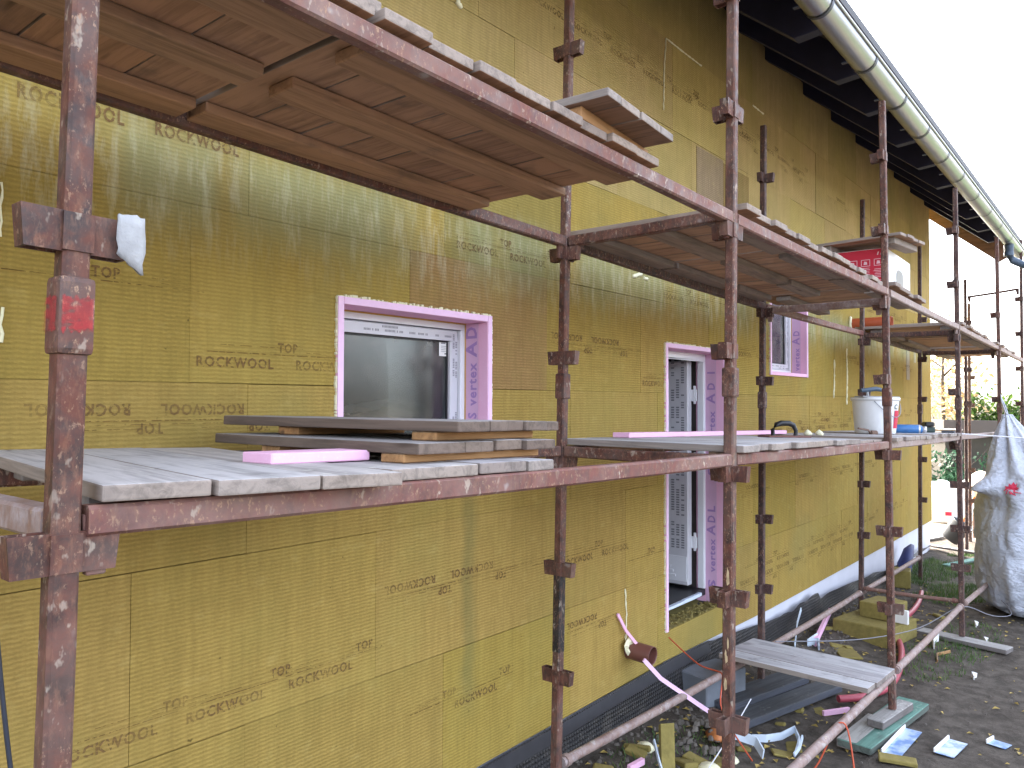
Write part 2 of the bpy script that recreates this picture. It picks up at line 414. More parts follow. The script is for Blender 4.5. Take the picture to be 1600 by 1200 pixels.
# =================================================================== GROUND
def gz(x, y):
    h = .030*noise.noise(Vector((x*.9, y*.9, 0))) + .016*noise.noise(Vector((x*3.1, y*3.1, 4))) + .007*noise.noise(Vector((x*9, y*9, 8)))
    s = min(1, max(0, (y-.35)/.75)); s = s*s*(3-2*s)
    t = min(1, max(0, (9.5-x)/5)); h += s*(.05+.05*t)
    return h - .012
mb = MB(); nx, ny = 250, 76; x0, x1, y0, y1 = -3.0, 17.0, -4.6, 1.48
for i in range(nx+1):
    for j in range(ny+1):
        x = x0+(x1-x0)*i/nx; y = y0+(y1-y0)*j/ny; mb.v.append(Vector((x, y, gz(x, y))))
for i in range(nx):
    for j in range(ny):
        a = i*(ny+1)+j; mb.f.append([a, a+ny+1, a+ny+2, a+1]); mb.sm.append(True)
# the same sheet carries on to the horizon
R = 260
for xa, xb, ya, yb in ((-R, x0, -R, R), (x1, R, -R, R), (x0, x1, -R, y0), (x0, x1, y1, R)):
    mb.add([(xa, ya, -.02), (xb, ya, -.02), (xb, yb, -.02), (xa, yb, -.02)], [(0, 1, 2, 3)])
g = mb.obj('ground', M['soil']); tag(g, 'trodden grey brown soil littered along the scaffold', 'ground', kind='structure')
mb = MB(); mb.box(19.5, 75, -30, 40, -.1, .006); o = mb.obj('lawn', M['lawn']); tag(o, 'green lawn beyond the house corner', 'lawn', kind='structure')

# grass patch and litter (uncountable)
mb = MB()
for k in range(6500):
    a = random.random()*2*PI; r = math.sqrt(random.random())
    x = 10.9+1.9*r*math.cos(a); y = .45+.62*r*math.sin(a)
    if noise.noise(Vector((x*1.6, y*1.6, 3))) < -.15: continue
    z = gz(x, y); h = .03+.05*random.random(); d = random.random()*PI; w = .004
    dx, dy = math.cos(d)*w, math.sin(d)*w; lx, ly = random.uniform(-.03, .03), random.uniform(-.03, .03)
    mb.add([(x-dx, y-dy, z), (x+dx, y+dy, z), (x+lx, y+ly, z+h)], [(0, 1, 2)])
for k in range(1500):
    a = random.random()*2*PI; r = math.sqrt(random.random()); cx, cy = random.choice(((7.6, -.05), (6.9, .05), (3.4, .75)))
    x = cx+.8*r*math.cos(a); y = cy+.28*r*math.sin(a); z = gz(x, y); h = .02+.035*random.random(); d = random.random()*PI; w = .004
    mb.add([(x-math.cos(d)*w, y-math.sin(d)*w, z), (x+math.cos(d)*w, y+math.sin(d)*w, z), (x+random.uniform(-.03, .03), y+random.uniform(-.03, .03), z+h)], [(0, 1, 2)])
o = mb.obj('grass', M['grass']); tag(o, 'sparse dark grass growing between the scaffold posts', 'grass', kind='stuff')
mb = MB()
def pebble(mb, x, y, r, z=None):
    z = gz(x, y) if z is None else z
    n = 6; rs = [r*random.uniform(.6, 1.2) for _ in range(n)]; a0 = random.random()*6
    top = [(x+rs[k]*.6*math.cos(a0+k), y+rs[k]*.6*math.sin(a0+k), z+r*random.uniform(.45, .9)) for k in range(n)]
    bot = [(x+rs[k]*math.cos(a0+k), y+rs[k]*math.sin(a0+k), z-r*.2) for k in range(n)]
    mb.add(bot+top, [(k, (k+1) % n, n+(k+1) % n, n+k) for k in range(n)] + [tuple(range(n, 2*n))])
for k in range(1500):
    x = random.uniform(2.2, 9.5); y = random.uniform(.62, 1.12); pebble(mb, x, y, .006+.016*random.random()**2)
for k in range(500): pebble(mb, random.uniform(2, 13), random.uniform(-2.5, 1.1), random.uniform(.004, .012))
for k in range(90):
    a = random.random()*6.3; r = .25*math.sqrt(random.random()); pebble(mb, 3.95+r*1.3*math.cos(a), .82+r*math.sin(a), random.uniform(.012, .032), gz(3.95, .8)+.07*(1-r/.25))
o = mb.obj('rubble', M['stone']); tag(o, 'loose grey stones and soil crumbs along the wall foot', 'rubble', kind='stuff')
mb = MB()
for k in range(800):
    x = random.uniform(2.2, 10); y = random.uniform(-1.6, 1.05)
    if random.random() < .5: y = random.uniform(.15, 1.05)
    z = gz(x, y)+.006; a = random.random()*6.3; s = random.uniform(.008, .028)
    c, sn = math.cos(a)*s, math.sin(a)*s; t = random.uniform(.3, .8)
    mb.add([(x-c, y-sn, z), (x+sn*t, y-c*t, z+s*.4), (x+c, y+sn, z+s*.15), (x-sn*t, y+c*t, z+s*.5)], [(0, 1, 2, 3)])
o = mb.obj('leaf_litter', M['leaf_dry']); tag(o, 'yellow leaves and wool crumbs strewn on the soil', 'litter', kind='stuff')

# =================================================================== HOUSE
TILT = -0.022
house = empty('house', (2.5, DW, 0), (0, TILT, 0))
tag(house, 'house wall clad in yellow mineral wool boards under dark eaves with a silver gutter', 'house')
HM = Matrix.Translation((2.5, DW, 0)) @ Euler((0, TILT, 0)).to_matrix().to_4x4()
HI = HM.inverted()
def hw(x, y, depth=0.0):            # a point of the wall face (or a plane parallel to it), in house coordinates
    return HI @ at_y(x, y, DW+depth)
def hx(p): return HI @ Vector(p)

XL, XR = -6.0, 10.12                # wall ends in house coordinates
# openings (house coordinates): x0,x1,z0,z1
W1 = (-1.035, -.105, 1.70, 2.455)
D1 = (1.675, 2.62, .515, 2.435)
W2 = (3.55, 4.51, 2.275, 3.20)
OPEN = [W1, D1, W2]
ROWS = [(.33, .9, .08), (.9, 1.5, .68), (1.5, 2.1, .08), (2.1, 2.7, .86), (2.7, 3.3, .075), (3.3, 3.9, .58), (3.9, 4.5, .30), (4.5, 5.08, .70)]
base_pts = [(-8, .31), (-.2, .305), (1.7, .328), (3.45, .285), (9.4, .265), (12, .26)]
def base_z(x):
    for (a, za), (b, zb) in zip(base_pts, base_pts[1:]):
        if a <= x <= b: return za+(zb-za)*(x-a)/(b-a)
    return .28
wv = []; wf = []; wt = []
def wall_quad(xa, xb, za, zb, y, tint, gap=(0, 0, 0, 0)):
    l, r, b, t = gap; xa += l; xb -= r; za += b; zb -= t
    if xb-xa < .004 or zb-za < .004: return
    i = len(wv)
    zl, zr = (base_z(xa), base_z(xb)) if za < .34 else (za, za)
    wv.extend([(xa, y, zl), (xb, y, zr), (xb, y, zb), (xa, y, zb), (xa, .013, zl), (xb, .013, zr), (xb, .013, zb), (xa, .013, zb)])
    for f in ((0, 1, 2, 3), (0, 4, 5, 1), (1, 5, 6, 2), (2, 6, 7, 3), (3, 7, 4, 0)):
        wf.append([i+q for q in f]); wt.append(tint)
def cut(rects, o):
    out = []
    for xa, xb, za, zb, g in rects:
        ox0, ox1, oz0, oz1 = o
        if xb <= ox0 or xa >= ox1 or zb <= oz0 or za >= oz1: out.append((xa, xb, za, zb, g)); continue
        l, r, b, t = g
        if xa < ox0: out.append((xa, ox0, za, zb, (l, 0, b, t)))
        if xb > ox1: out.append((ox1, xb, za, zb, (0, r, b, t)))
        ca, cb = max(xa, ox0), min(xb, ox1)
        if za < oz0: out.append((ca, cb, za, oz0, (l if xa >= ox0 else 0, r if xb <= ox1 else 0, b, 0)))
        if zb > oz1: out.append((ca, cb, oz1, zb, (l if xa >= ox0 else 0, r if xb <= ox1 else 0, 0, t)))
    return out
rng = random.Random(11)
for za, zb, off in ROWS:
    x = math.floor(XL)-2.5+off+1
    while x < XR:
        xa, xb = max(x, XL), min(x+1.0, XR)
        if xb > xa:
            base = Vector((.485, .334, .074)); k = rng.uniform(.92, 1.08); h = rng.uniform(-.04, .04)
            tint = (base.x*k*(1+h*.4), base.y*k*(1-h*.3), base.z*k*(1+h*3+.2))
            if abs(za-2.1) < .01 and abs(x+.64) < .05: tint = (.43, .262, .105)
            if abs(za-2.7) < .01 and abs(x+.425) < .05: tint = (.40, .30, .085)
            if za > 2.8: tint = tuple(c*m for c, m in zip(tint, (1.22, 1.30, 2.0)))  # paler upper boards, with extra brightness of the light put into the tint
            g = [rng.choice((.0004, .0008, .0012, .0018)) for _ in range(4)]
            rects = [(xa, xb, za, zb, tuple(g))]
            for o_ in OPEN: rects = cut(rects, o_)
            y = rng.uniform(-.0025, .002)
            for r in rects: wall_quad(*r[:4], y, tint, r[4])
        x += 1.0
# pale patched board and a second brown one between the upper decks
def patch(x0, x1, z0, z1, tint): wall_quad(x0, x1, z0, z1, -.0045, tint)
q0, q1 = hw(1088, 232), hw(1140, 330)
patch(q0.x, q0.x+.45, 3.44, 3.885, (.42, .31, .19)); patch(q0.x+.455, q0.x+.95, 3.44, 3.87, (.37, .25, .10))
patch(8.55, 8.72, 2.35, 2.95, (.50, .42, .33)); patch(9.0, 9.1, 2.6, 2.95, (.62, .56, .42))
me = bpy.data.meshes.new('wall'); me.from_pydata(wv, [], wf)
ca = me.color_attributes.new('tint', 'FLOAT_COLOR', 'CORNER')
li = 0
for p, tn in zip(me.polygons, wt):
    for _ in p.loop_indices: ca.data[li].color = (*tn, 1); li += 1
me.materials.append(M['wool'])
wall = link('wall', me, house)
# the solid wall behind the boards, with the far gable end and the openings left free
mb = MB()
cells = [(XL, XR, .2, 5.6, (0, 0, 0, 0))]
for o_ in OPEN: cells = cut(cells, o_)
for xa, xb, za, zb, g in cells:
    mb.box(xa, xb, .013, .135, max(za, base_z(xa)) if za < .3 else za, zb)
back = mb.mesh('insulation_core', M['wool'])
ca = back.color_attributes.new('tint', 'FLOAT_COLOR', 'CORNER')
for d in ca.data: d.color = (.17, .12, .03, 1)
link('insulation_core', back, house)
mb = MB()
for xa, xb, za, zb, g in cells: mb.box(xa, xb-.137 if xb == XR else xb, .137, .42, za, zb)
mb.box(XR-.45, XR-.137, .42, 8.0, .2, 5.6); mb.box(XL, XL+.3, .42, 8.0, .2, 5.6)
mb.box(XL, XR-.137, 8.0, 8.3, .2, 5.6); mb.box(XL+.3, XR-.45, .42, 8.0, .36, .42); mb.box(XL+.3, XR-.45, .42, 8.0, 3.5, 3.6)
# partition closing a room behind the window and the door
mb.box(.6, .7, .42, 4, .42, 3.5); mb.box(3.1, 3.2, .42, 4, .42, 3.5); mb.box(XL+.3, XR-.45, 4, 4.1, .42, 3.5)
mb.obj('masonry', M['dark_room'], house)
# gable end boards (insulated too) and the triangle over it
mb = MB(); mb.box(XR-.135, XR, .137, 8.43, base_z(XR), 5.2)
mb.add([(XR-.13, .0, 5.2), (XR-.13, 8.4, 5.2), (XR-.13, 4.2, 8.4)], [(0, 1, 2)])
gm = mb.mesh('gable_wall', M['wool']); ca = gm.color_attributes.new('tint', 'FLOAT_COLOR', 'CORNER')
for d in ca.data: d.color = (.335, .255, .055, 1)
link('gable_wall', gm, house)
# plinth and membrane
mb = MB(); mb.box(XL, XR-.02, .03, .13, -.35, .36); mb.obj('plinth', M['plinth'], house)
mv = MB(); top = []
xs = [XL+i*.08 for i in range(int((XR-.25-XL)/.08))]
def mem_top(x):
    b = base_z(x)-.004
    if x < 2.4: return b
    d = min(1, (x-2.4)/2.2); w = .5+.5*noise.noise(Vector((x*1.3, 2, 0)))
    t = b-.012-d*(.075+.07*w)
    if x > 5.4: t -= .16*min(1, (x-5.4)/2.2)
    if 3.7 < x < 4.72: t += .085*((x-3.7)/1.02)**2 + .012*math.sin(x*17)
    return t
def mem_y(x, v):
    a = min(1, max(0, (x-2.6)/1.6)); return -.012 - .045*(1-v) - a*.055*(.5+.5*noise.noise(Vector((x*2.3, v*1.2, 5))))*(.4+v)
NVv = 7
for x in xs:
    t = mem_top(x)
    for j in range(NVv): v = j/(NVv-1); mv.v.append(Vector((x, mem_y(x, v), -.05+(t+.05)*v)))
for i in range(len(xs)-1):
    for j in range(NVv-1):
        a = i*NVv+j; mv.f.append([a, a+NVv, a+NVv+1, a+1]); mv.sm.append(True)
mv.obj('dimple_membrane', M['membrane'], house)
mb = MB()
for i in range(len(xs)-1):
    xa, xb = xs[i], xs[i+1]
    if xa > 2.3: break
    mb.add([(xa, -.004-.012, mem_top(xa)-.075), (xb, -.016, mem_top(xb)-.075), (xb, -.010, mem_top(xb)+.004), (xa, -.010, mem_top(xa)+.004)], [(0, 1, 2, 3)])
    mb.v[-4].y = mb.v[-3].y = mem_y(xa, .72)-.004; 
mb.obj('membrane_edging', M['membrane_flat'], house)

# printed lettering on the boards
ink = MB(); lines = MB()
YI = -.0048
def strip(p0, p1, flip=False, size=.050, step=.395, top=True, brand=True, phase=0.0):
    """one printed run of a board: guide line, TOP above it and the maker's name below, repeated"""
    a, b = (hw(*p0) if not isinstance(p0, Vector) else p0), (hw(*p1) if not isinstance(p1, Vector) else p1)
    z = (a.z+b.z)/2; x = a.x - phase*step; ux = Vector((1, 0, 0)); uz = Vector((0, 0, 1))
    xx = a.x
    while xx < b.x:
        e = min(b.x, xx+rng.uniform(.08, .3))
        lines.add([(xx, YI, z-.0016), (e, YI, z-.0016), (e, YI, z+.0016), (xx, YI, z+.0016)], [(0, 1, 2, 3)]); xx = e+rng.uniform(.0, .02)
    for dz in (.012, .026):
        xx = a.x+.05
        while xx < b.x-.1:
            e = xx+rng.uniform(.05, .14)
            if rng.random() < .6: lines.add([(xx, YI, z+(-dz if flip else dz)-.001), (e, YI, z+(-dz if flip else dz)-.001), (e, YI, z+(-dz if flip else dz)+.001), (xx, YI, z+(-dz if flip else dz)+.001)], [(0, 1, 2, 3)])
            xx = e+.03
    n = 0
    while x < b.x:
        for s, dx, w, dz in (('ROCKWOOL', 0.0, .30, -.016-size*.72), ('TOP', .318, .085, .010)):
            if (s == 'TOP' and not top) or (s != 'TOP' and not brand): continue
            ox = x+dx; hh = size if s != 'TOP' else size*.95
            if ox < a.x-.07 or ox+w > b.x+.07: continue
            if flip: put_text(ink, s, (ox+w, YI, z-dz), -ux, -uz, hh, w)
            else: put_text(ink, s, (ox, YI, z+dz), ux, uz, hh, w)
        x += step; n += 1
strip((322, 549), (538, 560), phase=.1)
strip((60, 659), (395, 655), True, phase=.1)
strip((0, 418), (318, 458), brand=False, phase=.2)
strip((0, 100), (400, 235), phase=.9, size=.062)
strip((712, 377), (872, 402))
strip((600, 932), (830, 881), True)
strip((830, 882), (978, 846), phase=.3)
strip((982, 874), (1038, 862), phase=.2)
strip((120, 1150), (590, 1018), size=.050, phase=.15)
strip((860, 534), (1005, 549), True)
strip((1003, 590), (1040, 592))
strip((1036, 452), (1135, 478))
strip((828, -8), (1085, 150))
strip((1050, 138), (1260, 262), size=.045)
strip((1030, 950), (1040, 948), top=False)
strip((640, 1105), (800, 1060), phase=.3)
strip((885, 985), (965, 962), True)
strip((1205, 660), (1330, 664), phase=.1)
strip((1150, 545), (1200, 552)); strip((1155, 905), (1330, 850), True)
for z, xa, xb, fl in ((3.55, 2.9, 6.2, False), (3.15, 5.0, 9.5, False), (4.15, 2.6, 8.0, True), (1.32, 2.75, 8.2, True), (.72, 3.0, 8.8, False), (1.9, 4.6, 9.2, False), (2.5, 5.6, 8.9, True), (3.62, 6.8, 9.6, False)):
    x = xa
    while x < xb:
        e = min(xb, x+rng.uniform(.6, 1.0)); strip(Vector((x, 0, z)), Vector((e, 0, z)), fl, phase=rng.random()*.4, size=.045); x = e+rng.uniform(.05, .6)
def clear_openings(mb):
    keep = []
    for f in mb.f:
        c = sum((mb.v[i] for i in f), Vector())/len(f)
        if not any(o[0]-.012 < c.x < o[1]+.012 and o[2]-.012 < c.z < o[3]+.012 for o in OPEN): keep.append(f)
    mb.f = keep; mb.sm = mb.sm[:len(keep)]
clear_openings(ink); clear_openings(lines)
ink.obj('printed_lettering', M['ink'], wall); lines.obj('printed_guide_line', M['ink_line'], wall)

# --------------------------------------------------------------- windows and door
def reveal(parent, o, depth, th=.030, bottom=True):
    x0, x1, z0, z1 = o; y0 = -.012
    m = MB(); m.box(x0, x0+th, y0, depth, z0, z1-th-.001); m.obj('reveal_board', M['xps'], parent, bevel=.002, jit=.002)
    m = MB(); m.box(x1-th, x1, y0, depth, z0, z1-th-.001); m.obj('reveal_board', M['xps'], parent, bevel=.002, jit=.002)
    m = MB(); m.box(x0, x1, y0, depth, z1-th, z1); m.obj('reveal_board', M['xps'], parent, bevel=.002, jit=.002)
    if bottom: m = MB(); m.box(x0+th+.001, x1-th-.001, y0, depth, z0, z0+th); m.obj('reveal_board', M['xps'], parent, bevel=.002)
    m = MB()                                           # cut front edges and foam squeezed out round them
    for (a, b, c, d) in ((x0, x0+th-.002, z0, z1), (x1-th+.002, x1, z0, z1), (x0+th, x1-th, z1-th+.002, z1)):
        m.box(a, b, y0-.003, y0-.0005, c, d)
    m.obj('reveal_edge', M['xps_edge'], parent)
    m = MB()
    n = int((z1-z0)/.012)
    for k in range(n):
        z = z0+(z1-z0)*k/n
        for x in (x0-.004, x1+.003):
            sgn = -1 if x < x0 else 1; e_ = rng.uniform(.002, .009); xa_ = x0 if sgn < 0 else x1
            if rng.random() < .9: m.box(min(xa_, xa_+sgn*e_), max(xa_, xa_+sgn*e_), y0+.001, .004, z, z+rng.uniform(.008, .016))
    for k in range(int((x1-x0)/.012)):
        x = x0+.012*k
        if rng.random() < .85: m.box(x, x+rng.uniform(.006, .016), y0+.001, .004, z1+.0005, z1+rng.uniform(.002, .012))
    m.obj('foam_seam', M['foam'], parent)

def jamb_print(parent, x, y0, y1, zs, size):
    m = MB(); p = MB()
    m.add([(x, y0, zs[0]-.1), (x, y1, zs[0]-.1), (x, y1, zs[-1]+.3), (x, y0, zs[-1]+.3)], [(0, 1, 2, 3)])
    return m

def window_frame(parent, o, depth, th=.030, sash=True, name='window'):
    x0, x1, z0, z1 = o[0]+th, o[1]-th, o[2]+th, o[3]-th
    m = MB(); f = .034
    for a, b, c, d in ((x0, x1, z1-f, z1), (x0, x1, z0, z0+f), (x0, x0+f, z0+f, z1-f), (x1-f, x1, z0+f, z1-f)): m.box(a, b, depth-.004, depth+.07, c, d)
    m.obj('frame', M['pvc'], parent, bevel=.004)
    m = MB(); t = .010
    for a, b, c, d in ((x0+.001, x1-.001, z1-.007, z1-.001), (x1-.007, x1-.001, z0, z1-.008)): m.box(a, b, depth-.010, depth-.0045, c, d)
    m.obj('sealing_tape', M['tape'], parent)
    s = .052; a0, a1, b0, b1 = x0+f+.004, x1-f-.004, z0+f+.004, z1-f-.004
    m = MB()
    for a, b, c, d in ((a0, a1, b1-s, b1), (a0, a1, b0, b0+s), (a0, a0+s, b0+s, b1-s), (a1-s, a1, b0+s, b1-s)): m.box(a, b, depth+.012, depth+.075, c, d)
    sa = m.obj('sash', M['pvc_film'], parent, bevel=.005)
    m = MB()
    for xx in (a0, a1-s*.9):
        for r in range(2):
            z = b0+.06
            while z < b1-.05:
                w = rng.uniform(.03, .12)
                if rng.random() < .75:
                    n_ = int(w/.008)
                    for q in range(n_):
                        if rng.random() < .8: m.add([(xx+.010+r*.018, depth+.0112, z+q*.008), (xx+.022+r*.018, depth+.0112, z+q*.008), (xx+.022+r*.018, depth+.0112, z+q*.008+.005), (xx+.010+r*.018, depth+.0112, z+q*.008+.005)], [(0, 1, 2, 3)])
                z += w+.03
    for zz in (b0, b1-s*.9):
        for r in range(2):
            x = a0+.06
            while x < a1-.06:
                w = rng.uniform(.04, .14)
                if rng.random() < .7:
                    for q in range(int(w/.008)):
                        if rng.random() < .8: m.add([(x+q*.008, depth+.0112, zz+.010+r*.018), (x+q*.008+.005, depth+.0112, zz+.010+r*.018), (x+q*.008+.005, depth+.0112, zz+.020+r*.018), (x+q*.008, depth+.0112, zz+.020+r*.018)], [(0, 1, 2, 3)])
                x += w+.03
    m.obj('film_print', M['film_print'], sa)
    m = MB(); m.box(a0+s-.01, a1-s+.01, depth+.040, depth+.046, b0+s-.01, b1-s+.01)
    pane = m.obj('pane', M['glass'], parent)
    m = MB(); g = .008
    for a, b, c, d in ((a0+s, a1-s, b1-s-g, b1-s), (a0+s, a1-s, b0+s, b0+s+g), (a0+s, a0+s+g, b0+s+g, b1-s-g), (a1-s-g, a1-s, b0+s+g, b1-s-g)): m.box(a, b, depth+.030, depth+.039, c, d)
    m.obj('glazing_seal', M['black'], sa)
    return pane, (a0+s, a1-s, b0+s, b1-s)

def put_on_jamb(parent, o, depth, words_, th=.030):
    """lilac mesh strip glued to the jamb, its lettering running upwards"""
    x = o[1]-th-.003
    m = MB(); m.add([(x, depth-.092, o[2]+.01), (x, depth-.004, o[2]+.01), (x, depth-.004, o[3]-th-.004), (x, depth-.092, o[3]-th-.004)], [(0, 1, 2, 3)])
    m.obj('corner_mesh', M['xps_mesh'], parent)
    m = MB()
    for s, z, size, w in words_: put_text(m, s, (x-.0012, depth-.080, z), (0, 0, 1), (0, 1, 0), size, w)
    m.obj('printed_lettering', M['xps_print'], parent)

DEP = .138
w1 = empty('window'); w1.parent = house
reveal(w1, W1, DEP+.075)
pane, gl = window_frame(w1, W1, DEP)
put_on_jamb(w1, W1, DEP, [('S', 1.955, .075, .03), ('vertex', 2.02, .076, .21), ('A', 2.26, .10, .075), ('D', 2.345, .10, .06)])
s0, s1 = hw(686, 531, DEP+.035), hw(713, 558, DEP+.035)
m = MB(); m.box(s0.x, s1.x, DEP+.034, DEP+.0355, s1.z, s0.z); st = m.obj('sticker', M['white_card'], w1)
m = MB()
for k, (a, b, h) in enumerate(((.1, .35, .006), (.6, .9, .006), (.1, .9, .002), (.1, .7, .002), (.1, .8, .002), (.1, .9, .002), (.3, .75, .008))):
    z = s0.z-.012-k*(s0.z-s1.z-.02)/7; m.box(s0.x+(s1.x-s0.x)*a, s0.x+(s1.x-s0.x)*b, DEP+.0332, DEP+.0338, z-h, z)
m.obj('sticker_print', M['film_print'], st)
m = MB(); vs_ = [(1.70+.62*i/14, 1.42+.16*j/4, 1.965+.055*math.sin(i/14*PI)+.02*math.sin(i*1.3+j)) for i in range(15) for j in range(5)]
m.add(vs_, [(i*5+j, i*5+5+j, i*5+6+j, i*5+1+j) for i in range(14) for j in range(4)], True); o = m.obj('reflection_sheet', M['white_plastic'], jit=.01); tag(o, 'crumpled pale sheet added behind the pane of the small window as a white reflection', 'reflection sheet')  # sheet added behind the pane to stand in for a white reflection
w2 = empty('window'); w2.parent = house
reveal(w2, W2, DEP+.075); window_frame(w2, W2, DEP)
put_on_jamb(w2, W2, DEP, [('vertex', 2.34, .062, .215), ('A', 2.59, .095, .065), ('D', 2.67, .08, .05), ('S', 2.83, .075, .05)])

dr = empty('door'); dr.parent = house
reveal(dr, D1, DEP+.075, bottom=False)
put_on_jamb(dr, D1, DEP, [('S', .62, .08, .07), ('vertex', .75, .066, .25), ('A', 1.03, .095, .075), ('D', 1.12, .085, .055), ('L', 1.2, .085, .05), ('S', 1.48, .08, .06), ('vertex', 1.72, .066, .25), ('A', 2.03, .095, .075), ('D', 2.13, .085, .055), ('1', 2.24, .085, .03)])
dx0, dx1, dz0, dz1 = D1[0]+.03, D1[1]-.03, D1[2]+.10, D1[3]-.03
m = MB(); f = .032
for a, b, c, d in ((dx0, dx1, dz1-f-.02, dz1), (dx0, dx0+f, dz0, dz1-f-.02), (dx1-f, dx1, dz0, dz1-f-.02)): m.box(a, b, DEP-.004, DEP+.052, c, d)
m.obj('frame', M['pvc'], dr, bevel=.006)
m = MB(); m.box(dx0, dx1, DEP+.0, DEP+.30, dz0-.05, dz0-.004); m.obj('threshold', M['black'], dr, bevel=.004)
m = MB(); m.box(dx0+.03, dx1-.15, DEP-.03, DEP-.002, dz0-.03, dz0-.012); m.box(dx1-.40, dx1-.12, DEP-.026, DEP-.003, dz0-.030, dz0-.008); m.obj('sill_strip', M['tape_white'], dr, jit=.004)
m = MB()                                           # ragged wool and mortar on the cut sill
sx = MB()
for k in range(240):
    x = rng.uniform(D1[0]+.03, D1[1]-.02); y = rng.uniform(.0, DEP); s = rng.uniform(.006, .022)
    m.box(x, x+s, y, y+s*.8, D1[2]-.002, D1[2]+s*rng.uniform(.2, .8), Matrix.Translation((0, 0, 0)))
m.obj('sill_crumbs', M['wool_scrap'], dr)
m = MB(); m.box(D1[0]+.031, D1[1]-.031, .004, DEP+.12, D1[2]-.05, D1[2]); m.obj('wool_sill', M['wool_scrap'], dr, jit=.004)
# leaf swung into the room, hinged at the far jamb
lx = 2.562
leaf = MB(); Y0, Y1 = .236, 1.08
leaf.box(lx-.068, lx, Y0, Y1, dz0+.02, dz1-.05)
lf = leaf.obj('leaf', M['pvc_film'], dr, bevel=.006)
m = MB(); m.box(lx-.076, lx-.068, Y0+.16, Y1-.12, dz0+.28, dz1-.19); m.obj('leaf_panel', M['pvc'], lf, bevel=.003)
m = MB(); m.box(lx-.074, lx-.0685, Y0+.012, Y1-.02, dz0+.05, dz0+.24)
for k in range(4): m.box(lx-.080, lx-.0745, Y0+.10+.02*k, Y1-.04, dz0+.08+.035*k, dz0+.098+.035*k)
m.obj('kick_plate', M['pvc'], lf)
m = MB()
for r in range(3):
    z = dz0+.30
    while z < dz1-.15:
        n_ = rng.randint(5, 14)
        for q in range(n_):
            if rng.random() < .85:
                y = Y0+.030+r*.042; zz = z+q*.019
                m.add([(lx-.0692, y, zz), (lx-.0692, y+.026, zz), (lx-.0692, y+.026, zz+.011), (lx-.0692, y, zz+.011)], [(0, 1, 2, 3)])
        z += n_*.019+.06
m.obj('film_print', M['film_print'], lf)
for z in (dz0+.30, (dz0+dz1)/2+.02, dz1-.36):
    m = MB(); m.box(lx-.012, lx+.0, DEP+.053, Y0+.02, z, z+.09); m.tube([(lx-.004, DEP+.072, z-.02), (lx-.004, DEP+.072, z+.12)], .011, 8); m.obj('hinge', M['pvc'], dr, bevel=.003)

# pipes out of the wall
def pipe(name, p, r, length, mat, tilt=0.0, ring=True):
    m = MB(); Mx = Matrix.Translation(p) @ Euler((PI/2+tilt, 0, 0)).to_matrix().to_4x4()
    prof = [(r*.90, -.05), (r*.90, length), (r, length), (r, -.05)]
    m.lathe([(r, -.08), (r, length-.002), (r*.985, length), (r*.92, length), (r*.91, length-.01), (r*.91, -.06)], 28, Mx)
    o = m.obj(name, mat, house); return o, Mx
p = hw(985, 1013); pp, Mx = pipe('drain_pipe', (p.x-.02, -.002, p.z), .056, .165, M['brown_pipe'], .05)
m = MB()
for k in range(16):
    a = k/16*2*PI; r_ = .05
    c = (p.x-.065+.035*math.cos(a), -.03, p.z+.035+.030*math.sin(a)); rr = rng.uniform(.018, .034)
    m.add([(c[0]+rr*x, c[1]+rr*.6*y, c[2]+rr*z) for x, y, z in ((1, 0, 0), (-1, 0, 0), (0, 1, 0), (0, -1, 0), (0, 0, 1), (0, 0, -1))], [(0, 2, 4), (2, 1, 4), (1, 3, 4), (3, 0, 4), (2, 0, 5), (1, 2, 5), (3, 1, 5), (0, 3, 5)])
m.obj('foam_blob', M['foam'], pp, jit=.006)
p3 = hw(1328, 506); pp3, _ = pipe('vent_pipe', (p3.x+.02, -.002, p3.z), .058, .42, M['orange_pipe'])
m = MB(); m.box(p3.x-.05, p3.x+.10, -.03, .0, p3.z-.075, p3.z-.03); m.box(p3.x-.05, p3.x-.02, -.03, 0, p3.z-.05, p3.z+.08); m.obj('foam_blob', M['foam'], pp3, bevel=.01, jit=.01)
def bead(pts, r):
    m = MB(); P_ = []
    for (a, b) in zip(pts, pts[1:]):
        n = max(2, int((b-a).length/.02))
        for k in range(n):
            q = a.lerp(b, k/n); P_.append(q+Vector((rng.uniform(-.004, .004), 0, 0)))
    P_.append(pts[-1])
    m.tube(P_, [r*rng.uniform(.5, 1.35) for _ in P_], 6); m.obj('foam_bead', M['foam'], house)
def hwy(x, y): q = hw(x, y); q.y = -.004; return q
for pts, r in (([(976, 920), (978, 960), (977, 1000)], .0055), ([(1303, 562), (1303, 590), (1302, 622)], .007), ([(1322, 545), (1323, 590), (1322, 632)], .009),
               ([(1040, 60), (1037, 110), (1036, 172)], .004), ([(1040, 60), (1065, 80), (1095, 103)], .005), ([(716, -12), (715, 6), (720, 13)], .012), ([(1, 285), (0, 370)], .004), ([(1, 480), (0, 535)], .005),
               ([(1176, 165), (1192, 178)], .006), ([(988, 432), (1000, 428)], .012), ([(1004, 434), (1010, 436)], .012)):
    bead([hwy(*q) for q in pts], r)

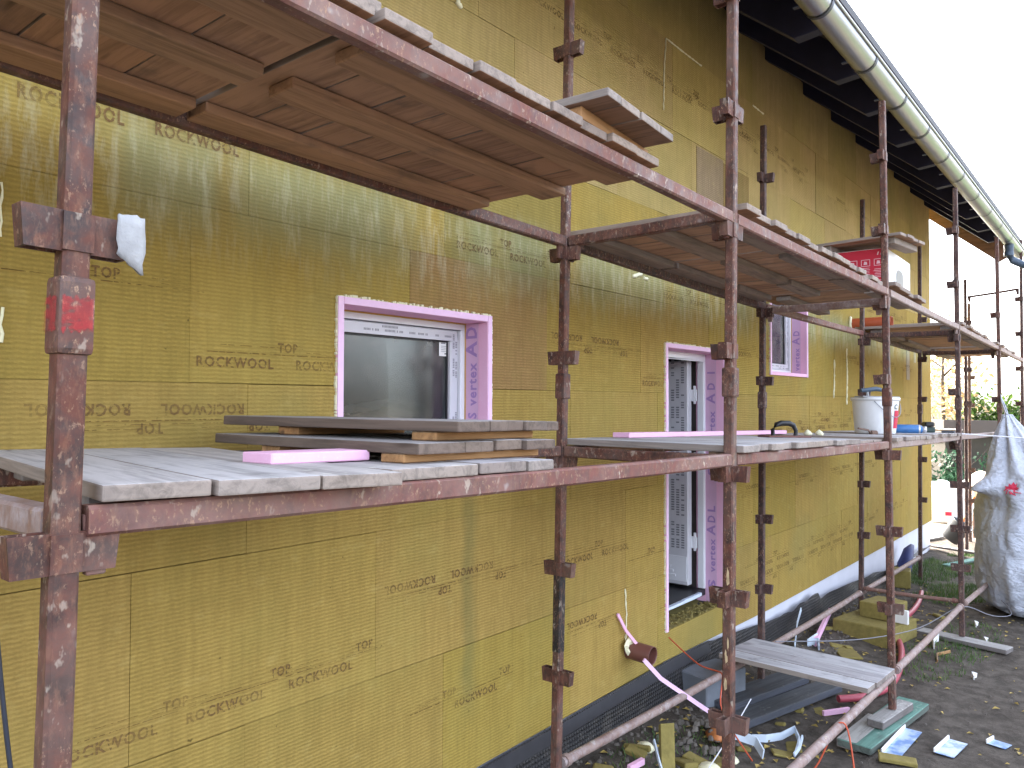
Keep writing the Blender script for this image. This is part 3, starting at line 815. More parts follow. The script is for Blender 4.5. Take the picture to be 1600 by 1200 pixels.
# --------------------------------------------------------------- roof
SL = math.tan(math.radians(40))
GY, GZ = .05-DW, 4.245               # gutter axis relative to the wall face
XE = 10.55                           # far end of the roof
def roofz(y, lift=0.0): return 5.26 + (y)*SL + lift      # top of rafters
RAFT = [hx((x, DW, 5)).x for x in (.2, 1.05, 1.9, 2.75, 3.55, 4.30, 5.13, 5.92, 6.88, 7.74, 8.63, 9.5, 10.38, 11.30, 12.2)]
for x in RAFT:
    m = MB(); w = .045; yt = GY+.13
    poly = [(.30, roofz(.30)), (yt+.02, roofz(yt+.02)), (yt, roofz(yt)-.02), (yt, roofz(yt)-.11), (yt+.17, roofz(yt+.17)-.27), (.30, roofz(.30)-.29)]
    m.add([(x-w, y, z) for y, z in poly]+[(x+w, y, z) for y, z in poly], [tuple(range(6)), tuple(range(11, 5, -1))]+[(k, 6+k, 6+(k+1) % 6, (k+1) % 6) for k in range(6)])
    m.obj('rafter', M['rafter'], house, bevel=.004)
m = MB()
def slope_slab(m, x0, x1, ya, yb, l0, l1): m.add([(x, y, roofz(y, l)) for x in (x0, x1) for y in (ya, yb) for l in (l0, l1)], [(0, 1, 3, 2), (4, 6, 7, 5), (0, 4, 5, 1), (2, 3, 7, 6), (0, 2, 6, 4), (1, 5, 7, 3)])
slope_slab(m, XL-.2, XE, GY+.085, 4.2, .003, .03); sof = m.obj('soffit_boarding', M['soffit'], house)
m = MB(); slope_slab(m, XL-.2, XE+.05, GY-.02, 4.2, .075, .13)
rp = 5.26+.13+4.2*SL
m.add([(XL-.2, 4.2, rp), (XE+.05, 4.2, rp), (XE+.05, 9.0, rp-4.8*SL), (XL-.2, 9.0, rp-4.8*SL)], [(0, 1, 2, 3)])
k = 0; x = XL
while x < XE:
    y = GY-.02+.05; m.box(x, x+.03, y, y+.05, roofz(y, .13), roofz(y, .165)); x += .60
m.obj('roof', M['tile'], house)
# barge board closing the gable overhang
m = MB(); xb = XE-.06
poly = [(4.2, roofz(4.2, .07)), (GY+.10, roofz(GY+.10, .07)), (GY+.10, roofz(GY+.10)-.20), (GY+.25, roofz(GY+.25)-.41), (4.2, roofz(4.2)-.41)]
m.add([(xb, y, z) for y, z in poly]+[(xb+.03, y, z) for y, z in poly], [(0, 1, 2, 3, 4), (9, 8, 7, 6, 5)]+[(k, 5+k, 5+(k+1) % 5, (k+1) % 5) for k in range(5)])
m.obj('barge_board', M['barge'], house)
# gutter: half round trough with joints
m = MB(); R_ = .078; NG = 14
def trough(m, x0, x1, r, n=NG, a0=-.06, a1=PI+.06):
    vs = []; fs = []
    for x in (x0, x1):
        for k in range(n+1):
            a = a0+(a1-a0)*k/n; vs.append((x, GY-r*math.cos(a), GZ-r*math.sin(a)))
    for k in range(n): fs.append((k, n+1+k, n+2+k, k+1))
    m.add(vs, fs, True)
    m.add([vs[0], vs[n+1], (x1, GY-r+.008, GZ+.004), (x0, GY-r+.008, GZ+.004)], [(0, 1, 2, 3)])
GX1 = XE-.02
trough(m, XL-.1, GX1, R_); trough(m, XL-.1, GX1, R_-.004)
m.tube([(XL-.1, GY-R_-.004, GZ+.004), (GX1, GY-R_-.004, GZ+.004)], .010, 8)
m.prism([(GY-R_*math.cos(PI*k/NG), GZ-R_*math.sin(PI*k/NG)) for k in range(NG+1)], GX1-.002, GX1+.002, Matrix(((0, 0, 1, 0), (1, 0, 0, 0), (0, 1, 0, 0), (0, 0, 0, 1))))
gut = m.obj('gutter', M['silver'], house)
for x in [hx((v, .05, 4.3)).x for v in (-.4, .45, 1.25, 2.1, 2.95, 3.79, 4.70, 5.50, 6.29, 7.11, 7.87, 8.75, 9.62, 10.5, 11.45)]:
    m = MB(); trough(m, x-.014, x+.014, R_+.005); m.box(x-.014, x+.014, GY-R_-.004, GY+R_+.06, GZ+.012, GZ+.018)
    m.obj('gutter_bracket', M['gutter_inner'], gut)
m = MB(); xo = hx((11.75, 0, 4)).x
m.tube([(xo, GY, GZ-.07), (xo, GY, GZ-.20), (xo+.0, GY-.05, GZ-.29), (xo, GY-.16, GZ-.36), (xo+.05, GY-.8, GZ-.47), (xo+.1, GY-1.6, GZ-.62)], [.062, .052, .052, .05, .05, .05], 14)
m.tube([(xo, GY, GZ-.17), (xo, GY, GZ-.22)], .060, 14)
m.obj('downpipe', M['downpipe'], house)

# =================================================================== SCAFFOLD
HP = .0215       # half a post
def loop_geo(mb, d, z):
    """one welded wedge loop, open above and below, narrower towards the bottom"""
    dx, dy = d; px, py = -dy, dx; w = .0165; t = .005
    def ring(zz, out, ww):
        o_ = [(-ww, HP-.004), (-ww*1.12, out), (ww*1.12, out), (ww, HP-.004)]
        i_ = [(-ww+t, HP-.004), (-ww*1.12+t, out-t), (ww*1.12-t, out-t), (ww-t, HP-.004)]
        return [Vector((dx*b+px*a, dy*b+py*a, zz)) for a, b in o_+i_]
    top, bot = ring(z+.032, HP+.060, w), ring(z-.032, HP+.054, w*.97)
    fs = []
    for k in range(3): fs += [(k, k+1, 9+k, 8+k), (4+k, 12+k, 13+k, 5+k), (k, 4+k, 5+k, k+1), (8+k, 9+k, 13+k, 12+k)]
    mb.add(top+bot, fs)
DIR = {'f': (-1, 0), 'b': (1, 0), 'l': (0, 1), 'r': (0, -1)}
_pocket = {}
def pocket_mesh(cfg, mat):
    if (cfg, mat) not in _pocket:
        m = MB()
        for c in cfg: loop_geo(m, DIR[c], 0)
        m.box(-HP-.0015, HP+.0015, -HP-.0015, HP+.0015, -.030, .030)
        _pocket[(cfg, mat)] = m.mesh('wedge_pocket', M[mat])
    return _pocket[(cfg, mat)]
def square_tube(z0, z1, h, mat, extra=0):
    m = MB(); n = max(2, int((z1-z0)/.25)); c = h*.27
    poly = [(h-c, -h), (h, -h+c), (h, h-c), (h-c, h), (-h+c, h), (-h, h-c), (-h, -h+c), (-h+c, -h)]
    vs = []; fs = []
    for i in range(n+1):
        z = z0+(z1-z0)*i/n
        vs += [(x+.0012*noise.noise(Vector((x*40, z*9, 1))), y+.0012*noise.noise(Vector((y*40, z*9, 6))), z) for x, y in poly]
    for i in range(n):
        for k in range(8): fs.append((i*8+k, i*8+(k+1) % 8, (i+1)*8+(k+1) % 8, (i+1)*8+k))
    fs += [tuple(range(7, -1, -1)), tuple(range(n*8, n*8+8))]
    return m.add(vs, fs).mesh('tube', M[mat])
LEV0 = 1.75
def post(label, x, y, top, ybot=None, xbot=None, pockets={}, sleeve=None, mat='rust', group='rusty scaffold posts', base=0.0, joints=()):
    ybot = y if ybot is None else ybot; xbot = x if xbot is None else xbot
    H = top-base
    o = empty('scaffold_post', (xbot, ybot, base), (-(y-ybot)/H, (x-xbot)/H, 0)); tag(o, label, 'scaffold post', group)
    zt = (sleeve if sleeve else (H+base)) - base
    link('lower_tube', square_tube(0, zt, HP, mat), o)
    if sleeve:
        link('upper_tube', square_tube(zt+.001, H, HP*.94, mat), o)
        m = MB(); h = HP+.0065; m.box(-h, h, -h, h, zt-.005, zt+.118); sl = m.obj('coupling_sleeve', M[mat], o, bevel=.010, seg=2)
    for lv, cfg in pockets.items():
        ob = link('wedge_pocket', pocket_mesh(cfg, mat), o); ob.location = (0, 0, LEV0+lv-base)
    return o
ALL = {}
pA = post('rusty post with a faded red paint band round its sleeve, beside the grey lower deck', 0, .005, 3.15, .0, 0, {.5: 'fb', 0: 'fb', 1: 'fblr', -.5: 'fb', -1: 'fb'}, 2.062, 'rust')
h = HP+.0072
m = MB()                                            # the sprayed band, on the sleeve
for sgn, ax in ((-1, 'x'), (-1, 'y')):
    vs = []
    n = 16
    for k in range(n+1):
        u = -h*.80+h*1.6*k/n
        for j, zz in enumerate((.032, .085)):
            zz += .010*noise.noise(Vector((k*.5, j*4, 2 if ax == 'x' else 9)))
            vs.append((-h-.0004, u, zz) if ax == 'x' else (u, -h-.0004, zz))
    m.add(vs, [(2*k, 2*k+2, 2*k+3, 2*k+1) for k in range(n)])
m.obj('paint_band', M['red_band'], pA, (0, 0, 2.062))
m = MB()                                            # mortar clinging to one pocket
vs = []; 
for i in range(7):
    for j in range(6):
        u, v = i/6, j/5; x = HP+.032+.040*u+.006*noise.noise(Vector((u*3, v*3, 1))); z = .038-.085*v*(.75+.35*u)+.006*noise.noise(Vector((u*4, v*2, 7)))
        vs.append((x, -.0305-.006*math.sin(u*PI)*math.sin(v*PI), z))
m.add(vs, [(i*6+j, (i+1)*6+j, (i+1)*6+j+1, i*6+j+1) for i in range(6) for j in range(5)], True)
mm_ = m.obj('mortar_lump', M['mortar'], pA, (0, 0, LEV0+.5)); sol = mm_.modifiers.new('thickness', 'SOLIDIFY'); sol.thickness = .008
p2 = post('outer rusty post before the open door, cream paint flakes on its lower length', 2.521, 0, 3.95, .0, 2.523, {1.5: 'lfb', 1: 'lfb', .5: 'lf', 0: 'lrf', -.5: 'lrf', -1: 'lrf', 2: 'lf'}, 2.066, 'rust')
m = MB()
for k in range(7):
    z = .78+rng.random()*.55; u = rng.uniform(-.012, .010); s = rng.uniform(.006, .014); q = rng.uniform(.02, .06)
    pts = [(u-s*.5, z), (u+s*.3, z-.01), (u+s*.6, z+q*.4), (u+s*.2, z+q), (u-s*.4, z+q*.7)]
    m.add([(-HP-.0008, a, b) for a, b in pts], [(0, 1, 2, 3, 4)])
m.obj('paint_flake', simple('cream_paint', (.55, .42, .25), .8, .1, 20), p2)
p3_ = post('outer post standing on the stacked green planks, in front of the white bucket', 5.042, .026, 4.13, -.030, None, {2: 'lf', 1.5: 'lf', 1: 'lf', .5: 'lf', 0: 'lrf', -.5: 'lrf', -1: 'lrf'}, 2.075, 'rust', base=.105)
p4_ = post('outer post rising from the flat board between the plank deck and the white bag', 7.6, .012, 4.15, -.026, None, {2: 'lf', 1.5: 'lf', 1: 'lf', .5: 'lf', 0: 'lf', -.35: 'lr', -.75: 'lr', -1.1: 'lr'}, 2.09, 'rust_dark', base=.035)
p5_ = post('outer post under the downpipe, the white bag hooked to it', 10.2, .002, 4.18, -.035, None, {1.5: 'lf', 1.1: 'lf', .5: 'lf', 0: 'lf'}, 2.09, 'rust')
p6_ = post('outer post past the white bag, at the end of the thin rail', 12.62, .0, 4.6, 0, None, {2: 'lf', 1.5: 'lf', 1: 'lf', .5: 'lf', 0: 'lf'}, 2.09, 'rust_dark')
i2 = post('inner post against the wall between window and open door, with a black tarred length', 2.529, .838, 4.45, .838, 2.505, {2: 'lr', 1: 'lr', .5: 'lr', 0: 'lr', -.5: 'lr', -1: 'lr', 1.5: 'lr'}, 2.058, 'rust')
link('tar_coat', square_tube(0, .36, HP+.0012, 'tar'), i2, (0, 0, .865))
i3 = post('inner post against the wall between the open door and the tall pink framed window', 5.05, .845, 4.15, .838, 5.03, {2: 'rf', 1: 'rf', .5: 'rf', -.5: 'rf', -1: 'rf'}, 2.055, 'rust_dark')
i4 = post('inner post crossing in front of the orange vent pipe', 7.66, .838, 4.19, .838, 7.60, {1.5: 'r', 1: 'rf', .5: 'rf', -.4: 'rf', -.9: 'rf'}, 2.07, 'rust_dark')
i5 = post('inner post beside the end corner of the yellow wall', 10.25, .838, 4.23, .838, 10.22, {1.5: 'r', 1: 'r', .5: 'r', -.25: 'r', -.75: 'r'}, 2.07, 'rust_dark')
i6 = post('inner post standing free just past the house corner', 12.62, .70, 4.10, .70, None, {1.7: 'r', 1: 'rf', .5: 'rf', 0: 'rf'}, 2.07, 'rust_dark')
c7 = post('lone post of the side scaffold with several pockets, beyond the house corner', 14.0, .86, 3.92, .86, None, {.5: 'lr', 0: 'lr', -.55: 'lr', -1.05: 'lr', .95: 'lr'}, None, 'rust_dark')

def ledger(label, p0, p1, mat='rust', hh=.025, ww=.021, cat='scaffold ledger', name='scaffold_ledger', group='scaffold ledgers'):
    p0, p1 = Vector(p0), Vector(p1); d = p1-p0; L = d.length; rz = math.atan2(d.y, d.x); ry = -math.asin(d.z/L)
    o = empty(name, p0, (0, ry, rz)); tag(o, label, cat, group)
    m = MB(); n = max(2, int(L/.3)); c = .006
    poly = [(-ww+c, -hh), (ww-c, -hh), (ww, -hh+c), (ww, hh-c), (ww-c, hh), (-ww+c, hh), (-ww, hh-c), (-ww, -hh+c)]
    vs = []
    for i in range(n+1):
        x = .030+(L-.060)*i/n; sg = -.004*math.sin(PI*i/n)
        vs += [(x, a, b+sg+.0012*noise.noise(Vector((x*5, a*50, b*50)))) for a, b in poly]
    fs = [(i*8+k, i*8+(k+1) % 8, (i+1)*8+(k+1) % 8, (i+1)*8+k) for i in range(n) for k in range(8)]
    m.add(vs, fs + [tuple(range(7, -1, -1)), tuple(range(n*8, n*8+8))]); m.obj('tube', M[mat], o)
    for x0, x1 in ((.026, .072), (L-.072, L-.026)):
        m = MB(); m.prism([(x0, hh*.4), (x1, hh*.4), (x1-.008, -hh-.062), (x0+.008, -hh-.062)], -.008, .008, Matrix(((1, 0, 0, 0), (0, 0, 1, 0), (0, 1, 0, 0), (0, 0, 0, 1))))
        m.obj('wedge_hook', M[mat], o, bevel=.002)
    return o
GL = None
ZL, ZU = 1.806, 2.800
# lower deck ledgers
ledger('pinkish dusty ledger under the grey lower deck and the stacked panels', (0, 0, ZL-.01), (2.521, 0, ZL), 'rust_dusty')
ledger('pinkish dusty ledger under the long plank deck with the float', (2.521, 0, ZL), (5.042, 0, ZL+.01), 'rust_dusty')
ledger('grey dusted ledger under the deck with the blue can', (5.042, 0, ZL+.01), (7.6, 0, ZL+.03), 'rust_mud')
ledger('bare ledger reaching from the dark post to the bag post', (7.6, 0, ZL+.03), (10.2, 0, ZL+.04), 'rust_mud')
ledger('dark inner ledger along the wall behind the stacked panels', (0, .838, ZL), (2.51, .838, ZL), 'rust')
ledger('dark inner ledger along the wall behind the long plank deck', (2.51, .838, ZL), (5.05, .838, ZL), 'rust')
ledger('inner ledger along the wall behind the white bucket', (5.05, .838, ZL), (7.62, .838, ZL), 'rust_dark')
ledger('mortar whitened transom under the open end of the lower deck', (0, 0, ZL-.015), (0, .838, ZL-.01), 'rust_mud', group='scaffold transoms')
ledger('rusty transom with a yellow patch, between the deck panels by the door', (2.521, 0, ZL-.005), (2.51, .838, ZL), 'rust', group='scaffold transoms')
ledger('transom under the lower deck by the bucket', (5.042, 0, ZL), (5.04, .838, ZL), 'rust_dark', group='scaffold transoms')
ledger('transom under the lower deck end by the house corner', (7.6, 0, ZL+.02), (7.62, .838, ZL+.02), 'rust_dark', group='scaffold transoms')
# upper deck ledgers
ledger('pinkish upper ledger carrying the overhead brown deck', (0, 0, ZU), (2.521, 0, ZU), 'rust_dusty')
ledger('upper ledger carrying the deck above the open door', (2.521, 0, ZU), (5.042, 0, ZU+.03), 'rust_dusty')
ledger('grey upper ledger between the red box and the dark post', (5.042, 0, ZU+.03), (7.6, 0, ZU+.05), 'rust_mud')
ledger('grey upper ledger above the white bag', (7.6, 0, ZU+.05), (10.2, 0, ZU+.06), 'rust_mud')
ledger('grey upper ledger running out past the bag post', (10.2, 0, ZU+.06), (12.62, 0, ZU+.07), 'rust_mud')
ledger('dark upper inner ledger under the overhead brown deck', (0, .838, ZU+.02), (2.525, .838, ZU+.01), 'rust')
ledger('dark upper inner ledger over the open door', (2.525, .838, ZU+.01), (5.05, .838, ZU), 'rust_dark')
ledger('upper inner ledger crossing the tall window', (5.05, .838, ZU), (7.65, .838, ZU+.04), 'rust_dusty')
ledger('upper inner ledger past the orange pipe to the house corner', (7.65, .838, ZU+.04), (10.25, .838, ZU+.05), 'rust_dark')
ledger('rusty upper transom at the edge of the deck over the door', (2.521, 0, ZU+.02), (2.525, .838, ZU+.01), 'rust', group='scaffold transoms')
ledger('mortar caked upper transom under the red box', (5.042, 0, ZU-.03), (5.05, .838, ZU-.03), 'rust_mud', group='scaffold transoms')
ledger('upper transom above the blue can', (7.6, 0, ZU+.0), (7.65, .838, ZU+.02), 'rust_dark', group='scaffold transoms')
ledger('upper transom next to the bag post', (10.2, 0, ZU+.02), (10.25, .838, ZU+.03), 'rust_dark', group='scaffold transoms')
ledger('thin guard rail between the two posts past the corner', (12.62, .70, 3.83), (12.62, 0, 3.90), 'rust_dark', .016, .016, 'guard rail', 'guard_rail', None)
# base tubes near the ground
def base_tube(label, p0, p1, mat='rust_mud', r=.024):
    p0, p1 = Vector(p0), Vector(p1); d = p1-p0
    o = empty('base_tube', p0); tag(o, label, 'base tube', 'tubes near the ground'); n = 10
    m = MB(); m.tube([d*(i/n)+Vector((0, 0, -.006*math.sin(PI*i/n))) for i in range(n+1)], r, 12); m.obj('tube', M[mat], o)
    u = d.normalized()
    for q in (0.02, d.length-.05):
        m = MB(); m.tube([u*q, u*(q+.03)], r+.006, 12); m.obj('end_collar', M[mat], o)
    return o
base_tube('mud streaked tube near the ground beside the plank bridge', (2.60, -.03, .36), (4.98, -.045, .338))
base_tube('pale tube near the ground between green planks and flat board', (5.10, -.035, .338), (7.52, -.03, .318))
base_tube('tube near the ground running under the white bag', (7.68, -.03, .312), (10.1, -.03, .25))
base_tube('rusty tube near the ground along the black membrane', (2.55, .838, .335), (4.98, .838, .295))
base_tube('tube near the ground behind the wool blocks', (5.08, .838, .295), (7.56, .838, .294))
base_tube('tube near the ground towards the house corner', (7.66, .838, .294), (10.15, .838, .294))
base_tube('thin cross tube near the ground between inner and outer post', (7.6, .81, .335), (7.6, 0, .345), 'rust_dusty', .018)

# =================================================================== DECK PANELS
def panel(label, origin, rz, widths, length, th=.028, gap=.006, battens=((.12, None), (.62, None)), bmat='batten', pmat='plank', group='wooden deck panels', tilt=(0, 0), bh=.026, bw=.085, inset=.02, jag=.012, blen=None):
    """planks run along local y from 0 to length and sit side by side along x; battens run along x under them"""
    o = empty('deck_panel', origin, (tilt[0], tilt[1], rz)); tag(o, label, 'deck panel', group)
    x = 0; tot = sum(widths)+gap*(len(widths)-1)
    for w in widths:
        m = MB(); a, b = rng.uniform(-jag, jag), rng.uniform(-jag, jag); dz = rng.uniform(-.0015, .0015)
        m.box(x, x+w, a, length+b, dz, dz+th); m.obj('plank', M[pmat], o, bevel=.004, seg=2, jit=.0022); x += w+gap
    for (y, _) in battens:
        m = MB(); e = rng.uniform(-.03, .03)
        bl = blen or tot
        m.box(inset+e, bl-inset+e, y, y+bw, -bh-.001, -.0012); m.obj('batten', M[bmat], o, bevel=.003, jit=.002)
    return o
ZD = 1.832
# lower deck, between the sleeve post and the post by the door
panel('pale dusty panel with plaster spots, at the open end of the lower deck', (.045, -.035, ZD-.008), math.radians(-6.5), [.178, .200, .190], .98, battens=((.16, 0), (.70, 0)), bmat='batten_grey', tilt=(.012, 0), gap=.008)
panel('grey panel lying lowest, beneath the stack of deck panels', (.665, -.025, ZD-.008), 0, [.285, .190, .115], .90, gap=.010, battens=((.2, 0), (.66, 0)), bmat='batten_grey')
panel('middle panel of the stack before the window, its battens freshly sawn', (.805, .045, 1.876), math.radians(2.5), [.175, .118, .118, .145], .86, pmat='plank_brown', gap=.010, battens=((.05, 0), (.56, 0)), bmat='batten_fresh', bh=.024, inset=.005)
panel('topmost panel of the stack before the window', (.925, .035, 1.9290), math.radians(7.0), [.145, .095, .098, .125, .075], .90, pmat='plank_brown', battens=((.07, 0), (.60, 0)), bmat='batten_fresh', bh=.024, gap=.003, blen=.53)
# lower deck by the door
panel('long deck panel of narrow planks below the open door', (2.545, -.03, ZD+.004), 0, [.175, .155, .15, .16, .165, .17, .15, .165, .17, .16, .17], .88, gap=.004, th=.030, battens=((.06, 0), (.70, 0)), jag=.02)
panel('thin dark panel between the long plank deck and the bucket post', (4.40, .02, ZD+.000), 0, [.19, .19, .19], .82, th=.020, pmat='plank_under', battens=((.1, 0), (.6, 0)))
panel('deck panel under the white bucket', (5.09, -.035, ZD+.006), 0, [.17, .15, .16, .16, .15, .17, .16], .88, gap=.006, battens=((.08, 0), (.68, 0)), jag=.02)
panel('deck panel at the end of the lower deck, under the small black tool', (6.32, -.03, ZD+.016), 0, [.16, .17, .15, .16, .17, .16, .15], .88, gap=.008, battens=((.08, 0), (.68, 0)), jag=.02)
# overhead deck
ZO = 2.832
for x0, ws, lab in ((-1.62, [.24, .20, .22, .21, .19], 'overhead deck panel running out beyond the sleeve post'), (-.50, [.23, .2, .19, .24, .2], 'overhead deck panel above the sleeve post'),
                    (.60, [.15, .155, .145, .16, .15, .15, .155, .15], 'brown overhead deck panel above the small window')):
    panel(lab, (x0, -.03, ZO+.004), 0, ws, .93, gap=.005, battens=((.10, 0), (.40, 0), (.735, 0)), bmat='batten', pmat='plank_under', bh=.030, bw=.11, jag=.015)
panel('upper panel of the pile on the overhead deck, four grey planks', (1.388, -.115, 2.912), math.radians(4), [.085, .125, .14, .10], .82, th=.026, battens=((.105, 0), (.62, 0)), bmat='batten_fresh', bh=.040, bw=.07, inset=.0)
panel('grey panel lying on the overhead deck beside the sleeve post', (.40, .0, 2.868), 0, [.1, .12], .6, battens=())
# deck over the door
for x0, ws, lab in ((2.60, [.16, .17, .15, .16, .17], 'dark overhead panel next to the rusty transom'), (3.46, [.16, .17, .15, .15, .17], 'dark overhead panel above the open door'), (4.30, [.15, .14, .15, .14], 'dark overhead panel by the red box')):
    panel(lab, (x0, -.02, ZO+.022), 0, ws, .93, gap=.005, battens=((.08, 0), (.40, 0), (.74, 0)), bmat='batten_grey', pmat='plank_under', bh=.035, bw=.10, jag=.02)
for x0, ws, lab in ((5.10, [.16]*6, 'overhead panel carrying the red box'), (7.68, [.17]*6, 'overhead panel under the small stack at the corner'), (8.85, [.17]*7, 'overhead panel beside the bag post'), (10.3, [.17]*8, 'overhead panel reaching past the bag post')):
    panel(lab, (x0, -.02, ZO+.050), 0, ws, .93, gap=.006, battens=((.08, 0), (.70, 0)), bmat='batten_grey', pmat='plank_under', bh=.035, bw=.10, jag=.03)
panel('panel lying loose on top of the red box', (5.30, -.03, 3.265), math.radians(-8), [.10, .11, .10, .11], .78, th=.022, battens=((.05, 0), (.5, 0)), bmat='batten_grey', pmat='plank_under', bh=.045, gap=.012)
panel('lower panel of the small stack near the house corner', (8.3, .12, 2.916), 0, [.16]*6, .75, battens=((.05, 0), (.6, 0)), bmat='batten_fresh', pmat='plank_under')
panel('upper panel of the small stack near the house corner', (8.5, .10, 2.980), .05, [.16]*6, .78, battens=((.05, 0), (.6, 0)), bmat='batten_fresh', pmat='plank_under')
panel('bridge panel of three pale planks lying across the low tubes', (4.40, -.05, .372), math.radians(-3), [.135, .165, .205], .95, th=.032, gap=.006, battens=(), jag=.006)
panel('pale panel on the side scaffold past the house corner', (13.3, .95, 1.83), 0, [.18]*4, .9, battens=((.1, 0), (.7, 0)))

# =================================================================== THINGS ON THE DECKS
def box_thing(name, label, cat, loc, dims, mat, rz=0, bevel=.003, jit=0, group=None, tilt=(0, 0)):
    m = MB(); a, b, c = dims; m.box(-a/2, a/2, -b/2, b/2, 0, c)
    o = m.obj(name, M[mat], None, loc, (tilt[0], tilt[1], rz), bevel=bevel, jit=jit); tag(o, label, cat, group); return o
q = at_y(475, 725, .12)
box_thing('foam_strip', 'pink foam offcut on the pale dusty panel, tucked under the stack', 'foam strip', (.655, .27, 1.8535), (.30, .11, .026), 'xps', math.radians(3), jit=.001)
box_thing('foam_board', 'long pink foam board laid along the wall side of the plank deck', 'foam board', (4.05, .76, 1.8665), (2.25, .10, .026), 'xps', 0, jit=.001)
# plasterer's float
fl = empty('plaster_float', (4.12, .35, 1.867), (0, 0, math.radians(-38))); tag(fl, 'flat plastering float with an arched black handle', 'plaster float')
m = MB(); m.box(-.14, .14, -.065, .065, 0, .010); m.obj('blade', M['brown_pipe'], fl, bevel=.002)
m = MB(); m.tube([(-.075, 0, .010), (-.078, 0, .045), (-.055, 0, .074), (-.02, 0, .084), (.03, 0, .084), (.06, 0, .072), (.078, 0, .04), (.075, 0, .010)], [.012, .012, .015, .017, .017, .015, .012, .013], 10); m.obj('handle', M['black'], fl)
for (x, y, lab) in ((5.0, .50, 'white foam crumb on the plank deck, taller of two'), (5.12, .46, 'white foam crumb on the plank deck, rounder of two')):
    m = MB(); m.lathe([(0, 0), (.024, .0), (.03, .012), (.018, .03), (0, .042)], 8); o = m.obj('foam_crumb', M['foam'], None, (x, y, 1.866), jit=.008); tag(o, lab, 'foam crumb')
# bucket
bk = empty('bucket', (6.16, .35, 1.867)); tag(bk, 'white plastic bucket with a wire handle standing on the lower deck', 'bucket')
m = MB(); m.lathe([(0, .004), (.142, .004), (.150, .012), (.172, .262), (.172, .268), (.182, .268), (.182, .292), (.171, .292), (.166, .262), (.144, .018), (0, .018)], 40); m.obj('body', M['white_plastic'], bk)
m = MB(); m.tube([(.18*math.cos(a), .18*math.sin(a)-.004, .262-.125*math.sin((a-PI*1.06)/(PI*.62)*PI)**1) for a in [PI*1.06+PI*.62*k/14 for k in range(15)]], .003, 6); m.obj('wire_handle', M['wire'], bk)
m = MB()
for k in range(10):
    a = -PI/2-.36+.055*k; b = a+.055
    ra, rb = .1545, .1690
    m.add([((ra+.001)*math.cos(a), (ra+.001)*math.sin(a), .05), ((ra+.001)*math.cos(b), (ra+.001)*math.sin(b), .05), ((rb+.002)*math.cos(b), (rb+.002)*math.sin(b), .19), ((rb+.002)*math.cos(a), (rb+.002)*math.sin(a), .19)], [(0, 1, 2, 3)])
m.obj('red_label', M['red_print'], bk)
m = MB()
put_text(m, 'C', (-.068, -.1585, .200), (.95, -.31, 0), (-.03, -.10, 1), .055); m.obj('label_letter', M['green_tool'], bk)
tr = empty('hawk_trowel', (6.10, .33, 2.1605), (0, 0, math.radians(-42))); tag(tr, 'mortar crusted trowel lying across the white bucket, dark curved handle', 'trowel')
m = MB(); m.box(-.15, .17, -.06, .06, 0, .008); m.obj('blade', M['mortar'], tr, bevel=.002)
m = MB(); m.tube([(-.07, 0, .008), (-.075, 0, .045)], .011, 8); m.tube([(.085, 0, .008), (.06, 0, .05), (.03, 0, .07)], .011, 8); m.obj('bracket', M['mortar'], tr)
m = MB(); m.tube([(-.13, 0, .052), (-.08, 0, .056), (0, 0, .068), (.06, 0, .058)], [.015, .018, .019, .014], 10); m.obj('handle', M['downpipe'], tr)
m = MB(); m.tube([(5.72, .36, 1.915), (5.88, .33, 1.90), (5.95, .33, 1.88)], .008, 6); m.tube([(5.95, .33, 1.878), (5.99, .30, 1.876)], .022, 8); o = m.obj('stirring_stick', M['rust_board']); tag(o, 'muddy stirring stick leaning by the white bucket', 'stick')
cn = empty('foam_can', (6.52, .31, 1.908), (0, PI/2, math.radians(-72))); tag(cn, 'blue foam can lying on its side beside the bucket', 'foam can')
m = MB(); m.lathe([(0, 0), (.036, 0), (.039, .006), (.039, .205), (.030, .225), (.018, .232)], 24); m.obj('body', M['blue_can'], cn)
m = MB(); m.lathe([(.0, .258), (.024, .258), (.026, .25), (.026, .228), (0, .227)], 20); m.lathe([(.0395, .198), (.040, .204), (.0395, .21)], 24); m.obj('valve_cap', M['cream_can'], cn)
tl = empty('hand_tool', (7.25, .18, 1.877), (0, 0, .4)); tag(tl, 'small dark tool standing at the end of the lower deck', 'hand tool')
m = MB(); m.box(-.06, .06, -.05, .05, 0, .05); m.obj('body', M['green_tool'], tl, bevel=.012, seg=2)
m = MB(); m.box(-.085, .07, -.04, .04, .051, .095); m.tube([(.07, 0, .07), (.13, 0, .06), (.17, 0, .03)], .016, 8); m.obj('head', M['black'], tl, bevel=.012)
m = MB(); m.box(-.10, .10, -.05, .05, 0, .02); o = m.obj('wood_offcut', M['plank_dark'], None, (7.45, .05, 1.876), (0, 0, .1), bevel=.004); tag(o, 'short dark wood offcut on the end of the lower deck', 'wood offcut')
